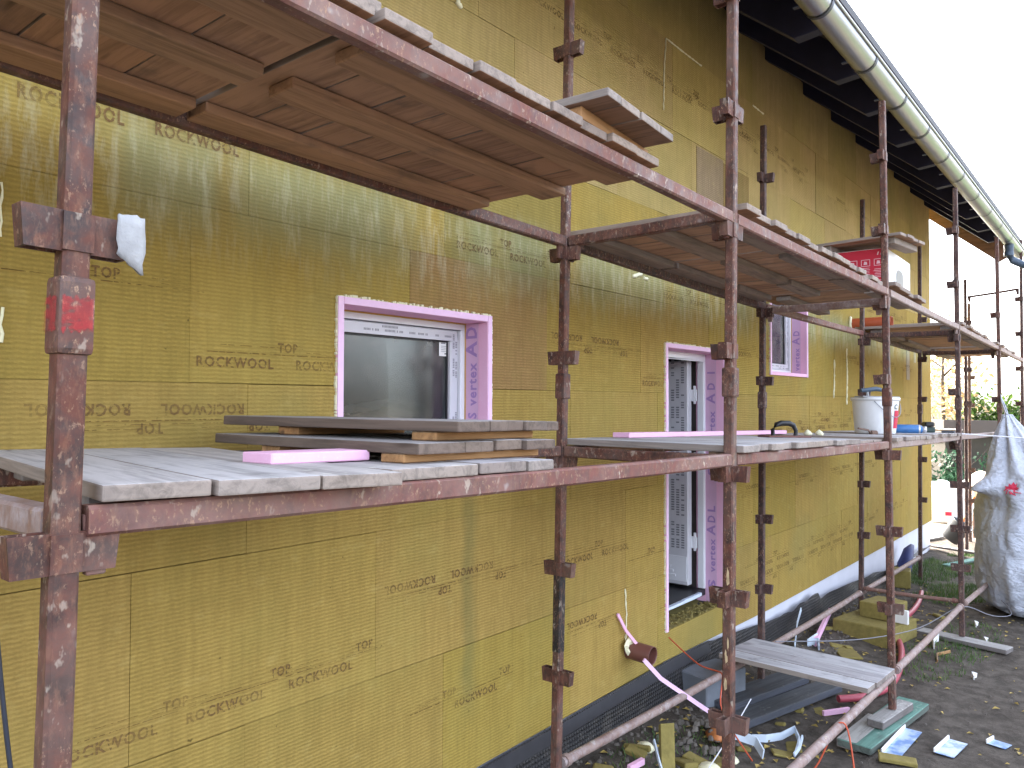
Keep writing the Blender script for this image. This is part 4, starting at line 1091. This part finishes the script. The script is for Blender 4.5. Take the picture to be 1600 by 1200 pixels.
# printed red box on the upper deck
rb = empty('cardboard_box', (5.46, .10, 2.912)); tag(rb, 'red and white cardboard box with icons, on the upper deck', 'cardboard box')
BX, BY, BZ = .74, .50, .31
m = MB(); m.box(0, BX, 0, BY, 0, BZ); m.obj('carton', M['white_card'], rb, bevel=.004)
m = MB(); m.box(-.0022, -.0006, .004, BY-.004, .004, BZ-.004); rf = m.obj('red_side', M['red_card'], rb)
m = MB()
def ic(y, z, w, h_, t=.004):
    for a, b, c, d in ((y, y+w, z, z+t), (y, y+w, z+h_-t, z+h_), (y, y+t, z, z+h_), (y+w-t, y+w, z, z+h_)): m.add([(-.003, a, c), (-.003, b, c), (-.003, b, d), (-.003, a, d)], [(0, 1, 2, 3)])
for k in range(5):
    y = .02+k*.088; ic(y, .185, .062, .05)
    m.add([(-.003, y+.02, .198), (-.003, y+.045, .198), (-.003, y+.04, .222), (-.003, y+.022, .218)], [(0, 1, 2, 3)])
    for r in range(13):
        z = .170-r*.0115
        if rng.random() < .85: m.add([(-.003, y+(.0 if rng.random() < .7 else .01), z), (-.003, y+rng.uniform(.045, .072), z), (-.003, y+.06, z+.0035), (-.003, y, z+.0035)], [(0, 1, 2, 3)])
for k in range(3): m.add([(-.003, .01+k*.022, .262), (-.003, .018+k*.022, .262), (-.003, .012+k*.022, .285), (-.003, .004+k*.022, .285)], [(0, 1, 2, 3)])
m.obj('printed_icons', M['card_print'], rf)
m = MB(); n = 28; e = [(.40+.11*math.copysign(abs(math.cos(2*PI*k/n))**.7, math.cos(2*PI*k/n)), .13+.072*math.copysign(abs(math.sin(2*PI*k/n))**.7, math.sin(2*PI*k/n))) for k in range(n)]
m.add([(x, -.002, z) for x, z in e], [tuple(range(n))]); m.obj('oval_cut_out', M['grey_hole'], rb)

# =================================================================== BIG BAG
bag = empty('bulk_bag', (9.30, -.47, 0)); tag(bag, 'big white woven bag hooked to the scaffold, sagging onto the ground', 'bulk bag')
NA = 140
rings = [(.015, 0, 0, .40), (.03, 0, 0, .47), (.10, 0, 0, .555), (.25, 0, 0, .60), (.45, 0, 0, .615), (.65, 0, 0, .61), (.85, 0, 0, .61), (1.0, 0, 0, .605), (1.13, 0, 0, .58), (1.22, 0, 0, .55), (1.32, .01, .01, .50), (1.42, .03, .04, .44), (1.52, .06, .09, .37), (1.62, .09, .14, .30), (1.74, .12, .19, .225), (1.86, .15, .235, .16), (1.96, .19, .27, .10), (2.02, .21, .285, .062), (2.06, .23, .30, .050)]
rings2 = []
for a, b in zip(rings, rings[1:]):
    for k in range(6): rings2.append(tuple(a[i]+(b[i]-a[i])*k/6 for i in range(4)))
rings2.append(rings[-1])
vs = []
fa = math.atan2(.80, -.60)
for (z, cx, cy, r) in rings2:
    for k in range(NA):
        a = 2*PI*k/NA; ca_, sa_ = math.cos(a), math.sin(a)
        q = Vector((ca_*1.6, sa_*1.6, z*1.3))
        up = min(1, max(0, (z-1.25)/.4))
        f = 1 + (.065+.06*up)*noise.noise(q*1.5) + .016*math.sin(z*34+4*noise.noise(Vector((ca_*2, sa_*2, z*2))))*max(0, noise.noise(Vector((ca_*1.5, sa_*1.5, z*1.5+9))))*2.2*(1-up) + .035*noise.noise(Vector((ca_*4, sa_*4, z*.9))) + .022*noise.noise(Vector((ca_*3+z*4, sa_*3, z*5)))
        rdg = lambda p: (1-min(1, abs(noise.noise(p))*3.2))**2
        f -= .050*rdg(Vector((ca_*1.5+3+z*.9, sa_*1.5+z*1.1, z*1.6))) + .030*rdg(Vector((ca_*2.6+9, sa_*2.6-z*1.8, z*2.6+4))) + .024*rdg(Vector((ca_*5+z*3, sa_*5, z*5+7)))
        f += up*(.11*math.sin(a*9+2*noise.noise(Vector((z*2, a, 0)))) + .07*math.sin(a*5+1+z*2))
        sq = 1/max(abs(math.cos(a-.45)), abs(math.sin(a-.45)))**.45 if z < 1.3 else 1
        rr = r*f*(.93*sq if z < 1.3 else 1)
        d = abs((a-fa+PI) % (2*PI)-PI); fw = math.exp(-(d/.20)**2)*math.exp(-((z-1.32)/.085)**2)
        rr += .20*fw
        d2 = abs((a-fa-.35+PI) % (2*PI)-PI); rr -= .08*math.exp(-(d2/.5)**2)*math.exp(-((z-1.08)/.12)**2)
        zz = z - .05*fw + .02*noise.noise(Vector((ca_*3, sa_*3, z*3)))*(1 if z > .1 else 0)
        vs.append((cx+rr*ca_, cy+rr*sa_, zz))
m = MB(); nr = len(rings2)
m.add(vs, [(i*NA+k, i*NA+(k+1) % NA, (i+1)*NA+(k+1) % NA, (i+1)*NA+k) for i in range(nr-1) for k in range(NA)]+[tuple(range(NA-1, -1, -1)), tuple(range((nr-1)*NA, nr*NA))], True)
body = m.obj('body', M['bag'], bag)
m = MB(); hk = Vector((10.185, -.03, 2.28)) - Vector(bag.location)
def strap(m, pts, w, t=.004):
    pts = [Vector(p) for p in pts]
    vs = []
    for i, p in enumerate(pts):
        dd = (pts[min(i+1, len(pts)-1)]-pts[max(i-1, 0)]).normalized(); sd = dd.cross(Vector((0, 0, 1))).cross(dd).normalized()*w
        nn = dd.cross(sd).normalized()*t; vs += [p-sd-nn, p+sd-nn, p+sd+nn, p-sd+nn]
    fs = [(i*4+k, i*4+(k+1) % 4, (i+1)*4+(k+1) % 4, (i+1)*4+k) for i in range(len(pts)-1) for k in range(4)]
    m.add(vs, fs+[(3, 2, 1, 0), tuple(range(len(vs)-4, len(vs)))])
strap(m, [(.21, .29, 1.98), (.40, .34, 2.08), (.65, .40, 2.19), hk], .028); strap(m, [(.22, .30, 1.97), (.34, .30, 2.02), (.60, .36, 2.15), hk+Vector((0, 0, -.01))], .020)
m.obj('lifting_loop', M['bag'], bag)
m = MB(); m.tube([(.19, .25, 1.96), (.24, .33, 1.99), (.20, .31, 2.03), (.17, .25, 2.0)], .022, 8); m.obj('knot', M['bag'], bag)
# red printed mark on the bag, lifted off its own surface
def bag_at(a, z):
    i = min(range(nr), key=lambda i: abs(rings2[i][0]-z)); k = int((a % (2*PI))/(2*PI)*NA) % NA
    return Vector(vs_bag[i*NA+k])
vs_bag = vs; m = MB(); pts = []
ac, zc = math.atan2(.36, -1.0), 1.30
for (i_, j_) in [(i_, j_) for i_ in range(-5, 6) for j_ in range(-8, 9)]:
    pass
sp = []
for k in range(20):
    t = 2*PI*k/20; rr = (1 if k % 2 else .55)*(.8+.4*rng.random()); sp.append((ac+.17*rr*math.cos(t), zc+.07*rr*math.sin(t)))
cen = bag_at(ac, zc)
def lift(p): n_ = Vector((p.x-.04, p.y-.05, .15)).normalized(); return p+n_*.012
V = [lift(cen)]+[lift(bag_at(a, z)) for a, z in sp]
m.add(V, [(0, 1+k, 1+(k+1) % 20) for k in range(20)]); m.obj('red_mark', M['red_print'], bag)
m = MB(); a_, b_ = Vector((7.58, .03, 1.872)), Vector((9.0, -1.9, 1.80)); m.tube([a_.lerp(b_, k/12)+Vector((0, 0, -.02*math.sin(PI*k/12))) for k in range(13)], .006, 6); o = m.obj('rope', M['rope']); tag(o, 'white rope stretched from the dark post past the bag', 'rope')

# =================================================================== ON THE GROUND
def plank_thing(name, label, cat, p, rz, dims, mat, group=None, tilt=(0, 0), jit=.003):
    return box_thing(name, label, cat, p, dims, mat, rz, .005, jit, group, tilt)
# support timber under the posts
plank_thing('support_plank', 'green stained plank on the soil under the outer post', 'plank', (4.98, -.005, .0), math.radians(-6), (1.05, .20, .045), 'plank_green')
plank_thing('support_plank', 'bare plank end beside the green plank', 'plank', (4.74, .075, -.006), math.radians(-4), (.55, .12, .052), 'plank_grey')
plank_thing('support_block', 'small wood block between the green plank and the post foot', 'wood block', (5.02, -.025, .050), math.radians(-8), (.50, .10, .050), 'plank_grey')
plank_thing('support_plank', 'grey flat board under the dark outer post', 'plank', (7.55, -.04, -.012), math.radians(78), (.75, .16, .042), 'plank_grey')
plank_thing('support_plank', 'dark blue wet plank lying under the bridge panel', 'plank', (4.85, .78, .06), math.radians(-12), (.95, .20, .05), 'plank_dark')
plank_thing('support_plank', 'longer dark wet plank beside the wall under the bridge panel', 'plank', (4.80, .60, .02), math.radians(-13), (1.25, .16, .05), 'plank_dark')
# metal sill samples
def sill(label, p, L, W_, rz):
    o = empty('metal_sill', (p[0], p[1], gz(p[0], p[1])+.006), (0, 0, rz)); tag(o, label, 'metal sill')
    m = MB(); m.box(0, L, 0, W_, 0, .003); m.obj('tray', M['sill'], o)
    m = MB(); m.box(-.0, L, W_+.0005, W_+.010, 0, .026); m.obj('lip', M['white_card'], o, bevel=.002)
sill('metal sill sample with blue film, longest, beside the green plank', (4.52, -.19, 0), .50, .095, math.radians(-2))
sill('metal sill sample with blue film, lying mid soil', (4.74, -.43, 0), .28, .10, math.radians(-6))
sill('smallest metal sill sample with blue film, away from the planks', (5.15, -.64, 0), .10, .10, math.radians(-14))
# blocks
box_thing('foam_block', 'grey blue block against the membrane below the door', 'block', (4.55, 1.0, .02), (.42, .26, .24), 'xps_chunk', math.radians(-14), .008, .004)
box_thing('wool_block', 'large mineral wool block under the smaller one, beside the red hose', 'wool block', (7.15, .60, .0), (.62, .50, .17), 'wool_scrap', math.radians(-8), .008, .008)
box_thing('wool_block', 'smaller mineral wool block with a white end, on the larger block', 'wool block', (7.28, .56, .173), (.36, .28, .14), 'wool_scrap', math.radians(-12), .008, .006)
box_thing('foam_scrap', 'white foam slab leaning on the stacked wool blocks', 'foam scrap', (7.12, .40, .173), (.03, .18, .12), 'white_card', math.radians(-12), .003, .002)
box_thing('wool_block', 'green tinged wool block by the plinth near the corner', 'wool block', (9.6, .93, .02), (.28, .22, .20), 'wool_scrap', .2, .008, .006)
m = MB()
for k in range(9):
    pass
def sheet(name, label, cat, pts, mat, w, th=.004, group=None, tag_=True):
    m = MB(); strap(m, pts, w, th); o = m.obj(name, M[mat], jit=.004)
    return tag(o, label, cat, group)
def G(x, y, dz=.012): return (x, y, gz(x, y)+dz)
# wool offcuts at the foot of the wall: alike, one label
offs = [(2.95, .88, .30, .10, .05, .4), (3.28, .60, .16, .10, .045, 1.0), (3.62, .66, .16, .07, .04, 1.5), (3.72, .57, .17, .09, .03, .2), (3.25, .52, .12, .10, .03, 2.0), (4.30, .35, .12, .08, .02, .4), (5.0, .42, .12, .10, .012, .9), (4.9, .52, .06, .05, .03, .2), (6.35, .62, .34, .16, .02, .5), (6.0, .78, .12, .07, .03, 1.9), (5.6, .30, .10, .06, .02, .6), (8.4, .30, .12, .07, .03, .9), (4.02, .56, .08, .06, .03, 2.4), (6.7, .28, .10, .06, .02, 1.4)]
offs += [(rng.uniform(2.8, 8.6), rng.uniform(.15, 1.0), rng.uniform(.05, .16), rng.uniform(.03, .08), rng.uniform(.012, .035), rng.uniform(0, 3)) for _ in range(22)]
for (x, y, a, b, c, r) in offs:
    box_thing('wool_offcut', 'torn yellow mineral wool offcut on the soil beneath the scaffold', 'wool offcut', (x, y, gz(x, y)-.004), (a, b, c), 'wool_scrap', r, .006, .014, 'scattered wool offcuts', (rng.uniform(-.2, .2), rng.uniform(-.2, .2)))
box_thing('wool_offcut', 'long narrow wool strip lying beside the blue film sills', 'wool offcut', (4.46, -.19, .004), (.09, .20, .025), 'wool_scrap', math.radians(18), .005, .006, 'wool strips')
m = MB(); m.add([(3.18, .64, .03), (3.25, .60, .03), (3.42, .70, .30), (3.36, .75, .30)], [(0, 1, 2, 3)]); o = m.obj('wool_offcut', M['wool_scrap']); sol = o.modifiers.new('thickness', 'SOLIDIFY'); sol.thickness = .03; tag(o, 'bent wool strip standing upright behind the low rusty tube', 'wool offcut', 'wool strips')
m = MB(); m.lathe([(0, 0), (.05, .004), (.062, .03), (.035, .065), (0, .07)], 10); o = m.obj('rag', M['mixer_orange'], None, (3.99, .72, gz(3.99, .72)), (0, .2, .5), jit=.03); o.scale = (1.8, .8, .9); tag(o, 'crumpled orange rag beside the post by the door', 'rag')
for (x, y, s, lab) in ((3.5, .92, .05, 'pale foam lump above the low rusty tube'), (2.98, 1.0, .028, 'tiny pale foam lump on the membrane'), (3.58, .56, .07, 'cream foam lump among wool offcuts'), (3.24, .50, .085, 'larger whitish foam lump at the picture foot'), (3.82, .54, .04, 'small foam ring lump beside the torn tape')):
    m = MB(); m.lathe([(0, 0), (s*.7, s*.05), (s, s*.4), (s*.7, s*.85), (0, s)], 10); o = m.obj('foam_lump', M['foam'], None, (x, y, gz(x, y)-.005), jit=s*.35); tag(o, lab, 'foam lump')
# tapes, strips, cords
sheet('tape_strip', 'torn white tape with a long tail on the soil beside the low tube', 'tape strip', [G(4.20, .57), G(4.24, .50, .03), G(4.36, .45, .02), G(4.46, .40, .05), G(4.36, .34, .03), G(4.18, .30)], 'tape_white', .022)
sheet('tape_strip', 'short white tape end curling up from the soil', 'tape strip', [G(4.15, .30), G(4.22, .29, .04), G(4.30, .30, .08)], 'tape_white', .014)
sheet('tape_strip', 'crumpled white tape hanging beside the post by the door', 'tape strip', [G(3.95, .66, .06), (3.98, .58, .10), G(4.02, .48, .09), G(3.94, .40, .06)], 'tape_white', .030)
sheet('tape_strip', 'white tape lying flat at the foot of the post by the door', 'tape strip', [G(3.66, .26), G(3.80, .20, .02), G(3.86, .12)], 'tape_white', .016)
sheet('tape_strip', 'glossy white tape bent up beside the standing wool strip', 'tape strip', [G(3.02, .50), G(3.14, .58, .04), G(3.26, .70, .10), G(3.34, .78, .16)], 'tape_white', .014)
sheet('foam_stick', 'slanting pink foam stick on the soil behind the bridge panel', 'foam stick', [G(6.28, .86, .03), G(7.1, .98, .12)], 'xps', .026, .012)
sheet('tape_strip', 'white tape fluttering beside the slanting pink stick', 'tape strip', [G(6.05, .95), G(6.2, .99, .06), G(6.32, 1.02, .14), G(6.5, 1.05, .22)], 'tape_white', .016)
sheet('tape_strip', 'crumpled white tape heap at the foot of the pink stick', 'tape strip', [G(6.2, .80), G(6.3, .84, .05), G(6.22, .90, .03), G(6.42, .88, .05)], 'tape_white', .03)
sheet('foam_stick', 'thin pink foam stick lying under the bridge panel', 'foam stick', [G(4.95, .38, .02), G(5.12, .26, .02)], 'xps', .016, .01)
sheet('foam_stick', 'stubby pink foam stick near the membrane', 'foam stick', [G(3.14, .82, .05), G(3.26, .80, .06)], 'xps', .016, .012)
# the pink strip that hangs out of the brown pipe, and one leaning over it
pe = at_y(1006, 1031, DW-.172)
sheet('foam_stick', 'long pink and white strip hanging from the brown pipe to the ground', 'foam stick', [pe+Vector((0, 0, .0)), pe+Vector((.1, -.06, -.12)), pe+Vector((.33, -.24, -.32)), pe+Vector((.45, -.38, -.43))], 'xps_edge', .012, .006)
sheet('foam_stick', 'thin pink strip leaning on the wall above the brown pipe', 'foam stick', [at_y(965, 960, DW-.012), at_y(978, 985, DW-.03), at_y(994, 1006, DW-.06)], 'hose' if False else 'xps', .009, .006)
m = MB(); hp = [at_z(x, y, .035) for x, y in ((1440, 925), (1436, 942), (1420, 962), (1396, 974), (1398, 990), (1409, 1010), (1409, 1035), (1400, 1062), (1380, 1080), (1345, 1090), (1310, 1092))]
pts = []
for a, b in zip(hp, hp[1:]):
    for k in range(4): pts.append(a.lerp(b, k/4))
pts.append(hp[-1]); sm = pts[:]
for _ in range(3): sm = [sm[0]]+[(sm[i-1]+sm[i]*2+sm[i+1])/4 for i in range(1, len(sm)-1)]+[sm[-1]]
m.tube(sm, .025, 12); o = m.obj('hose', M['hose']); tag(o, 'pinkish red hose snaking on the soil past the wool blocks', 'hose')
def cord(name, label, cat, pts, r, mat):
    pts = [Vector(p) for p in pts]; P_ = []
    for a, b in zip(pts, pts[1:]):
        for k in range(5): P_.append(a.lerp(b, k/5))
    P_.append(pts[-1])
    for _ in range(4): P_ = [P_[0]]+[(P_[i-1]+P_[i]*2+P_[i+1])/4 for i in range(1, len(P_)-1)]+[P_[-1]]
    m = MB(); m.tube(P_, r, 6); return tag(m.obj(name, M[mat]), label, cat)
cord('cord', 'orange cord drooping from the door sill to the post', 'cord', [at_y(1045, 996, DW-.02), at_y(1070, 1020, DW-.15), at_y(1095, 1042, DW-.3), at_y(1128, 1050, .7), at_y(1130, 1060, .6), at_y(1122, 1110, .55), G(3.9, .45, .02)], .0045, 'orange_cord')
cord('cord', 'orange cord looped over the low tube at the picture foot', 'cord', [G(3.55, .22, .01), G(3.75, .05, .1), (3.85, -.03, .375), (3.88, -.08, .365), G(3.75, -.16, .1), G(3.5, -.22, .01)], .0045, 'orange_cord')
cord('cord', 'tangled orange cord on the soil at the foot of the post by the door', 'cord', [G(3.6, .30, .03), G(3.5, .22, .05), G(3.4, .12, .03), G(3.5, .02, .05), G(3.3, -.02, .02)], .0045, 'orange_cord')
cord('wire', 'grey wire sagging from the bridge panel to the far tube', 'wire', [(5.2, .80, .34), (6.0, .45, .24), (6.8, .15, .22), (7.6, -.03, .34), (8.0, -.2, .16), (8.5, -.35, .10), (9.0, -.1, .2)], .004, 'wire')
cord('wire', 'thin pale wire crossing before the grey block', 'wire', [(4.0, .50, .32), (3.6, .48, .20), (3.1, .46, .08), (2.9, .45, .03)], .0035, 'rope')
cord('cable', 'dark cable hanging at the wall beside the sleeve post', 'cable', [at_y(-8, 960, .9), at_y(0, 1050, .9), at_y(9, 1140, .9), at_y(20, 1230, .9)], .006, 'gutter_inner')
sheet('paper_scrap', 'white paper scrap by the low tube near the flat board', 'paper scrap', [G(7.15, .12), G(7.3, .16, .05), G(7.45, .14, .02)], 'white_card', .06)
sheet('wood_sliver', 'pale wood sliver on the soil before the flat board', 'wood sliver', [G(6.75, .02), G(6.9, .05, .02), G(7.05, -.02, .03)], 'batten_fresh', .012)
for (x, y, lab) in ((6.5, -.28, 'small white scrap on bare soil before the grass'), (8.2, -.05, 'white crumpled scrap at the foot of the bag'), (7.7, -.2, 'white scrap lying on the flat board end')):
    sheet('paper_scrap', lab, 'paper scrap', [G(x, y), G(x+.05, y+.02, .03), G(x+.1, y, .015)], 'white_card', .02)

# =================================================================== BEYOND THE HOUSE CORNER
sb = empty('grey_bucket', (13.15, 1.02, .16), (.62, -.2, .3)); tag(sb, 'grey bucket tipped over on timber past the house corner', 'bucket')
m = MB(); m.lathe([(0, 0), (.13, 0), (.155, .30), (.162, .30), (.162, .32), (.148, .31), (.125, .012), (0, .012)], 28); m.obj('body', M['grey_bucket'], sb)
m = MB(); m.tube([(.16*math.cos(a), .16*math.sin(a), .29-.10*math.sin(a)) for a in [PI*k/10 for k in range(11)]], .004, 6); m.obj('wire_handle', M['wire'], sb)
for k, (p, rz, L, lab, mt) in enumerate((((12.4, .80, .10), .95, 1.5, 'slanting pale lath across the timber past the corner', 'plank_grey'), ((12.0, .55, .03), -.35, 1.3, 'greenish board on the ground below the slanting lath', 'plank_green'), ((13.4, .55, .05), .2, 1.4, 'brown board under the tipped bucket', 'plank_grey'), ((13.9, 1.3, .06), -.3, 1.1, 'pale board at the edge of the sunlit yard', 'plank_grey'), ((13.1, .1, .03), 1.2, .9, 'short dark board behind the white bag', 'plank_dark'))):
    plank_thing('board', lab, 'board', p, rz, (L, .10, .03), mt, 'boards past the house corner', (0, rng.uniform(-.1, .1)))
m = MB(); m.tube([(10.2, 1.02, .01), (10.3, 1.03, .16), (10.45, 1.02, .30), (10.6, 1.02, .36)], [.07, .085, .07, .03], 10); o = m.obj('blue_sheet', M['blue_sheet'], jit=.02); tag(o, 'rolled dark blue sheet at the foot of the wall corner', 'sheet')
def sack(label, p, r, h_, band):
    o = empty('plastic_drum', p); tag(o, label, 'plastic drum', None)
    m = MB(); m.lathe([(0, 0), (r*.94, 0), (r, .04), (r*.985, h_*.5), (r, h_*.82), (r*.93, h_*.93), (r*.7, h_*.985), (0, h_)], 28); m.obj('body', M['white_plastic'], o)
    m = MB(); m.lathe([(r*.30, h_*.985), (r*.30, h_*1.03), (0, h_*1.03)], 16); m.obj('cap', M['white_plastic'], o)
    if band:
        m = MB(); a0 = math.atan2(-.55, -.84)
        for k in range(2):
            a, b = a0+.12*k-.25, a0+.12*(k+1)-.1
            m.add([(r*1.004*math.cos(a), r*1.004*math.sin(a), h_*.20), (r*1.004*math.cos(b), r*1.004*math.sin(b), h_*.20), (r*1.004*math.cos(b), r*1.004*math.sin(b), h_*.29), (r*1.004*math.cos(a), r*1.004*math.sin(a), h_*.29)], [(0, 1, 2, 3)])
        m.obj('red_label', M['red_print'], o)
sack('white sunlit drum with a small red label past the house corner', (16.95, 1.78, -.02), .30, .80, True)
sack('second white sunlit drum, half behind the dark post', (17.6, 1.42, -.02), .26, .80, False)
mx = empty('concrete_mixer', (16.0, .92, -.02), (0, 0, 2.2)); tag(mx, 'small concrete mixer with a pale drum behind the white bag', 'concrete mixer')
m = MB(); Mx = Matrix.Translation((0, 0, .82)) @ Euler((.9, 0, .4)).to_matrix().to_4x4()
m.lathe([(0, -.24), (.14, -.23), (.25, -.06), (.26, .04), (.17, .24), (.15, .25), (.15, .22), (.23, .03)], 24, Mx); m.obj('drum', simple('cement_spattered_enamel', (.62, .50, .40), .6, .2, 12), mx)
m = MB(); m.tube([(-.3, -.3, 0), (-.12, -.05, .72)], .022, 8); m.tube([(.3, -.3, 0), (.12, -.05, .72)], .022, 8); m.tube([(-.3, .35, 0), (-.12, .05, .72)], .022, 8); m.tube([(.3, .35, 0), (.12, .05, .72)], .022, 8); m.tube([(-.14, 0, .74), (.14, 0, .74)], .03, 8); m.obj('stand', M['mixer_orange'], mx)
for s_ in (-.3, .3):
    m = MB(); m.lathe([(.04, -.02), (.12, -.025), (.13, 0), (.12, .025), (.04, .02)], 20, Matrix.Translation((s_, .38, .13)) @ Euler((0, PI/2, 0)).to_matrix().to_4x4()); m.obj('wheel', M['black'], mx)
m = MB()
poly = [(-.13, 0), (.13, 0), (.13, .42)]+[(.13*math.cos(a), .42+.13*math.sin(a)) for a in [PI*k/8 for k in range(1, 8)]]+[(-.13, .42)]
m.prism(poly, -.012, .012, Matrix(((.65, 0, .76, 14.6), (-.76, 0, .65, .80), (0, 1, 0, .0), (0, 0, 0, 1)))); o = m.obj('arched_panel', M['rust_board'], bevel=.004); tag(o, 'brown board with a rounded top leaning past the corner', 'board')

# garden wall / shed
sh = empty('shed', (21.58, 2.32, 0), (0, 0, math.radians(-48))); tag(sh, 'low brown grey shed behind the white bag', 'shed')
m = MB(); m.box(-1.0, 4.5, -1.2, 1.2, 0, 1.66); m.obj('wall', M['shed'], sh)
m = MB(); m.box(-1.12, 4.62, -1.35, 1.35, 1.66, 2.02); m.obj('roof', simple('flat_roof_fascia', (.085, .070, .064), .8, .06, 4), sh, bevel=.01)
# far fence
def leaf_cloud(mb, c, rad, n, size, clumps=14, seed=1):
    r = random.Random(seed); cs = []
    for _ in range(clumps):
        d = Vector((r.gauss(0, 1), r.gauss(0, 1), r.gauss(0, 1))).normalized()*(r.random()**.5)
        cs.append((Vector(c)+Vector((d.x*rad[0], d.y*rad[1], d.z*rad[2])), r.uniform(.22, .45)))
    for _ in range(n):
        cc, cr = r.choice(cs); d = Vector((r.gauss(0, 1), r.gauss(0, 1), r.gauss(0, 1)))*.6
        p = cc+Vector((d.x*rad[0], d.y*rad[1], d.z*rad[2]))*cr
        u = Vector((r.gauss(0, 1), r.gauss(0, 1), r.gauss(0, 1))).normalized(); v = u.cross(Vector((r.gauss(0, 1), r.gauss(0, 1), r.gauss(0, 1)))).normalized()
        s = size*r.uniform(.6, 1.3); mb.add([p-u*s, p+v*s*.5, p+u*s, p-v*s*.5], [(0, 1, 2, 3)])
def tree(name, label, cat, base, h_, crown_r, mat, n, size, seed, clumps=18, trunk=.09, low=.35, group=None):
    o = empty(name, base); tag(o, label, cat, group); r = random.Random(seed)
    m = MB(); m.tube([(0, 0, 0), (.03, .02, h_*.3), (-.02, .04, h_*.6), (0, 0, h_*.9)], [trunk, trunk*.75, trunk*.5, trunk*.15], 8)
    for k in range(9):
        a = r.random()*6.3; z = h_*r.uniform(low*.8, .8); L = crown_r*r.uniform(.5, .95)
        m.tube([(0, 0, z), (L*.5*math.cos(a), L*.5*math.sin(a), z+L*.3), (L*math.cos(a), L*math.sin(a), z+L*.75)], [trunk*.4, trunk*.25, trunk*.08], 5)
    m.obj('trunk', M['bark'], o)
    m = MB(); leaf_cloud(m, (0, 0, h_*(1+low)/2), (crown_r, crown_r, h_*(1-low)/2), n, size, clumps, seed); m.obj('crown', M[mat], o)
    return o
tree('autumn_tree', 'sparse autumn tree with pale yellow leaves past the house corner', 'tree', (25.6, 3.25, 0), 5.4, 1.25, 'autumn', 1000, .085, 5, 30, low=.14)
tree('autumn_tree', 'second thin autumn tree behind the sparse one, lower and wider', 'tree', (28, 4.3, 0), 4.4, 1.2, 'autumn', 600, .085, 8, 26, low=.2)
for k, (x, y, h_, r_, lab) in enumerate(((32.0, 3.5, 2.9, 1.1, 'bright green hedge tree nearest the autumn tree'), (32.4, 2.3, 2.8, 1.1, 'bright green hedge tree in the middle, above the shed roof'), (32.6, .9, 3.35, 1.2, 'taller green hedge tree rising beside the bag strap'), (32.6, -.8, 3.2, 1.4, 'outer green hedge tree past the bag strap'))):
    tree('hedge_tree', lab, 'hedge tree', (x, y, 0), h_, r_, 'hedge', 2600, .10, 30+k, 22, low=.02, group='green trees along the garden edge')
tree('shrub', 'dark green shrub in shade past the house corner', 'shrub', (19.3, 2.75, 0), 1.55, .85, 'bush', 1700, .06, 51, 14, .04, .02)
tree('shrub', 'dark green shrub beside the shed wall', 'shrub', (19.6, 1.75, 0), 1.25, .75, 'bush', 1500, .06, 52, 14, .04, .02)

# =================================================================== LIGHT, SKY, CAMERA
SUN_EL, SUN_AZ = math.radians(33), math.radians(62)      # azimuth from +x towards +y: the sun stands behind the house
sd = Vector((math.cos(SUN_EL)*math.cos(SUN_AZ), math.cos(SUN_EL)*math.sin(SUN_AZ), math.sin(SUN_EL)))
w = bpy.data.worlds.new('World'); S.world = w; w.use_nodes = True
nt = w.node_tree; bg = nt.nodes['Background']
sk = nt.nodes.new('ShaderNodeTexSky'); sk.sky_type = 'NISHITA'; sk.sun_disc = False
sk.sun_elevation = SUN_EL; sk.sun_rotation = math.atan2(sd.x, sd.y); sk.air_density = .8; sk.dust_density = 6.0; sk.ozone_density = .6; sk.altitude = 100
hs = nt.nodes.new('ShaderNodeHueSaturation'); hs.inputs['Saturation'].default_value = .55   # milky autumn sky
nt.links.new(sk.outputs[0], hs.inputs['Color']); nt.links.new(hs.outputs[0], bg.inputs[0]); bg.inputs[1].default_value = .15
su = bpy.data.lights.new('sun', 'SUN'); su.energy = 2.2; su.angle = math.radians(.53); su.color = (1, .93, .82)
so = bpy.data.objects.new('sun', su); COL.objects.link(so); so.rotation_euler = (-sd).to_track_quat('-Z', 'Y').to_euler(); so.location = (0, 0, 20)

cam = bpy.data.cameras.new('camera'); co = bpy.data.objects.new('camera', cam); COL.objects.link(co)
cam.sensor_width = 36; cam.lens = 36*F_PX/1600; cam.clip_start = .05; cam.clip_end = 800
Mc = Matrix.Identity(4)
for i in range(3): Mc[i][0], Mc[i][1], Mc[i][2], Mc[i][3] = RGT[i], UPV[i], -FWD[i], CAM[i]
co.matrix_world = Mc; S.camera = co
S.view_settings.view_transform = 'Standard'; S.view_settings.look = 'None'; S.view_settings.exposure = 3.55; S.view_settings.gamma = 1
S.cycles.use_denoising = True
S.cycles.max_bounces = 8; S.cycles.transparent_max_bounces = 12
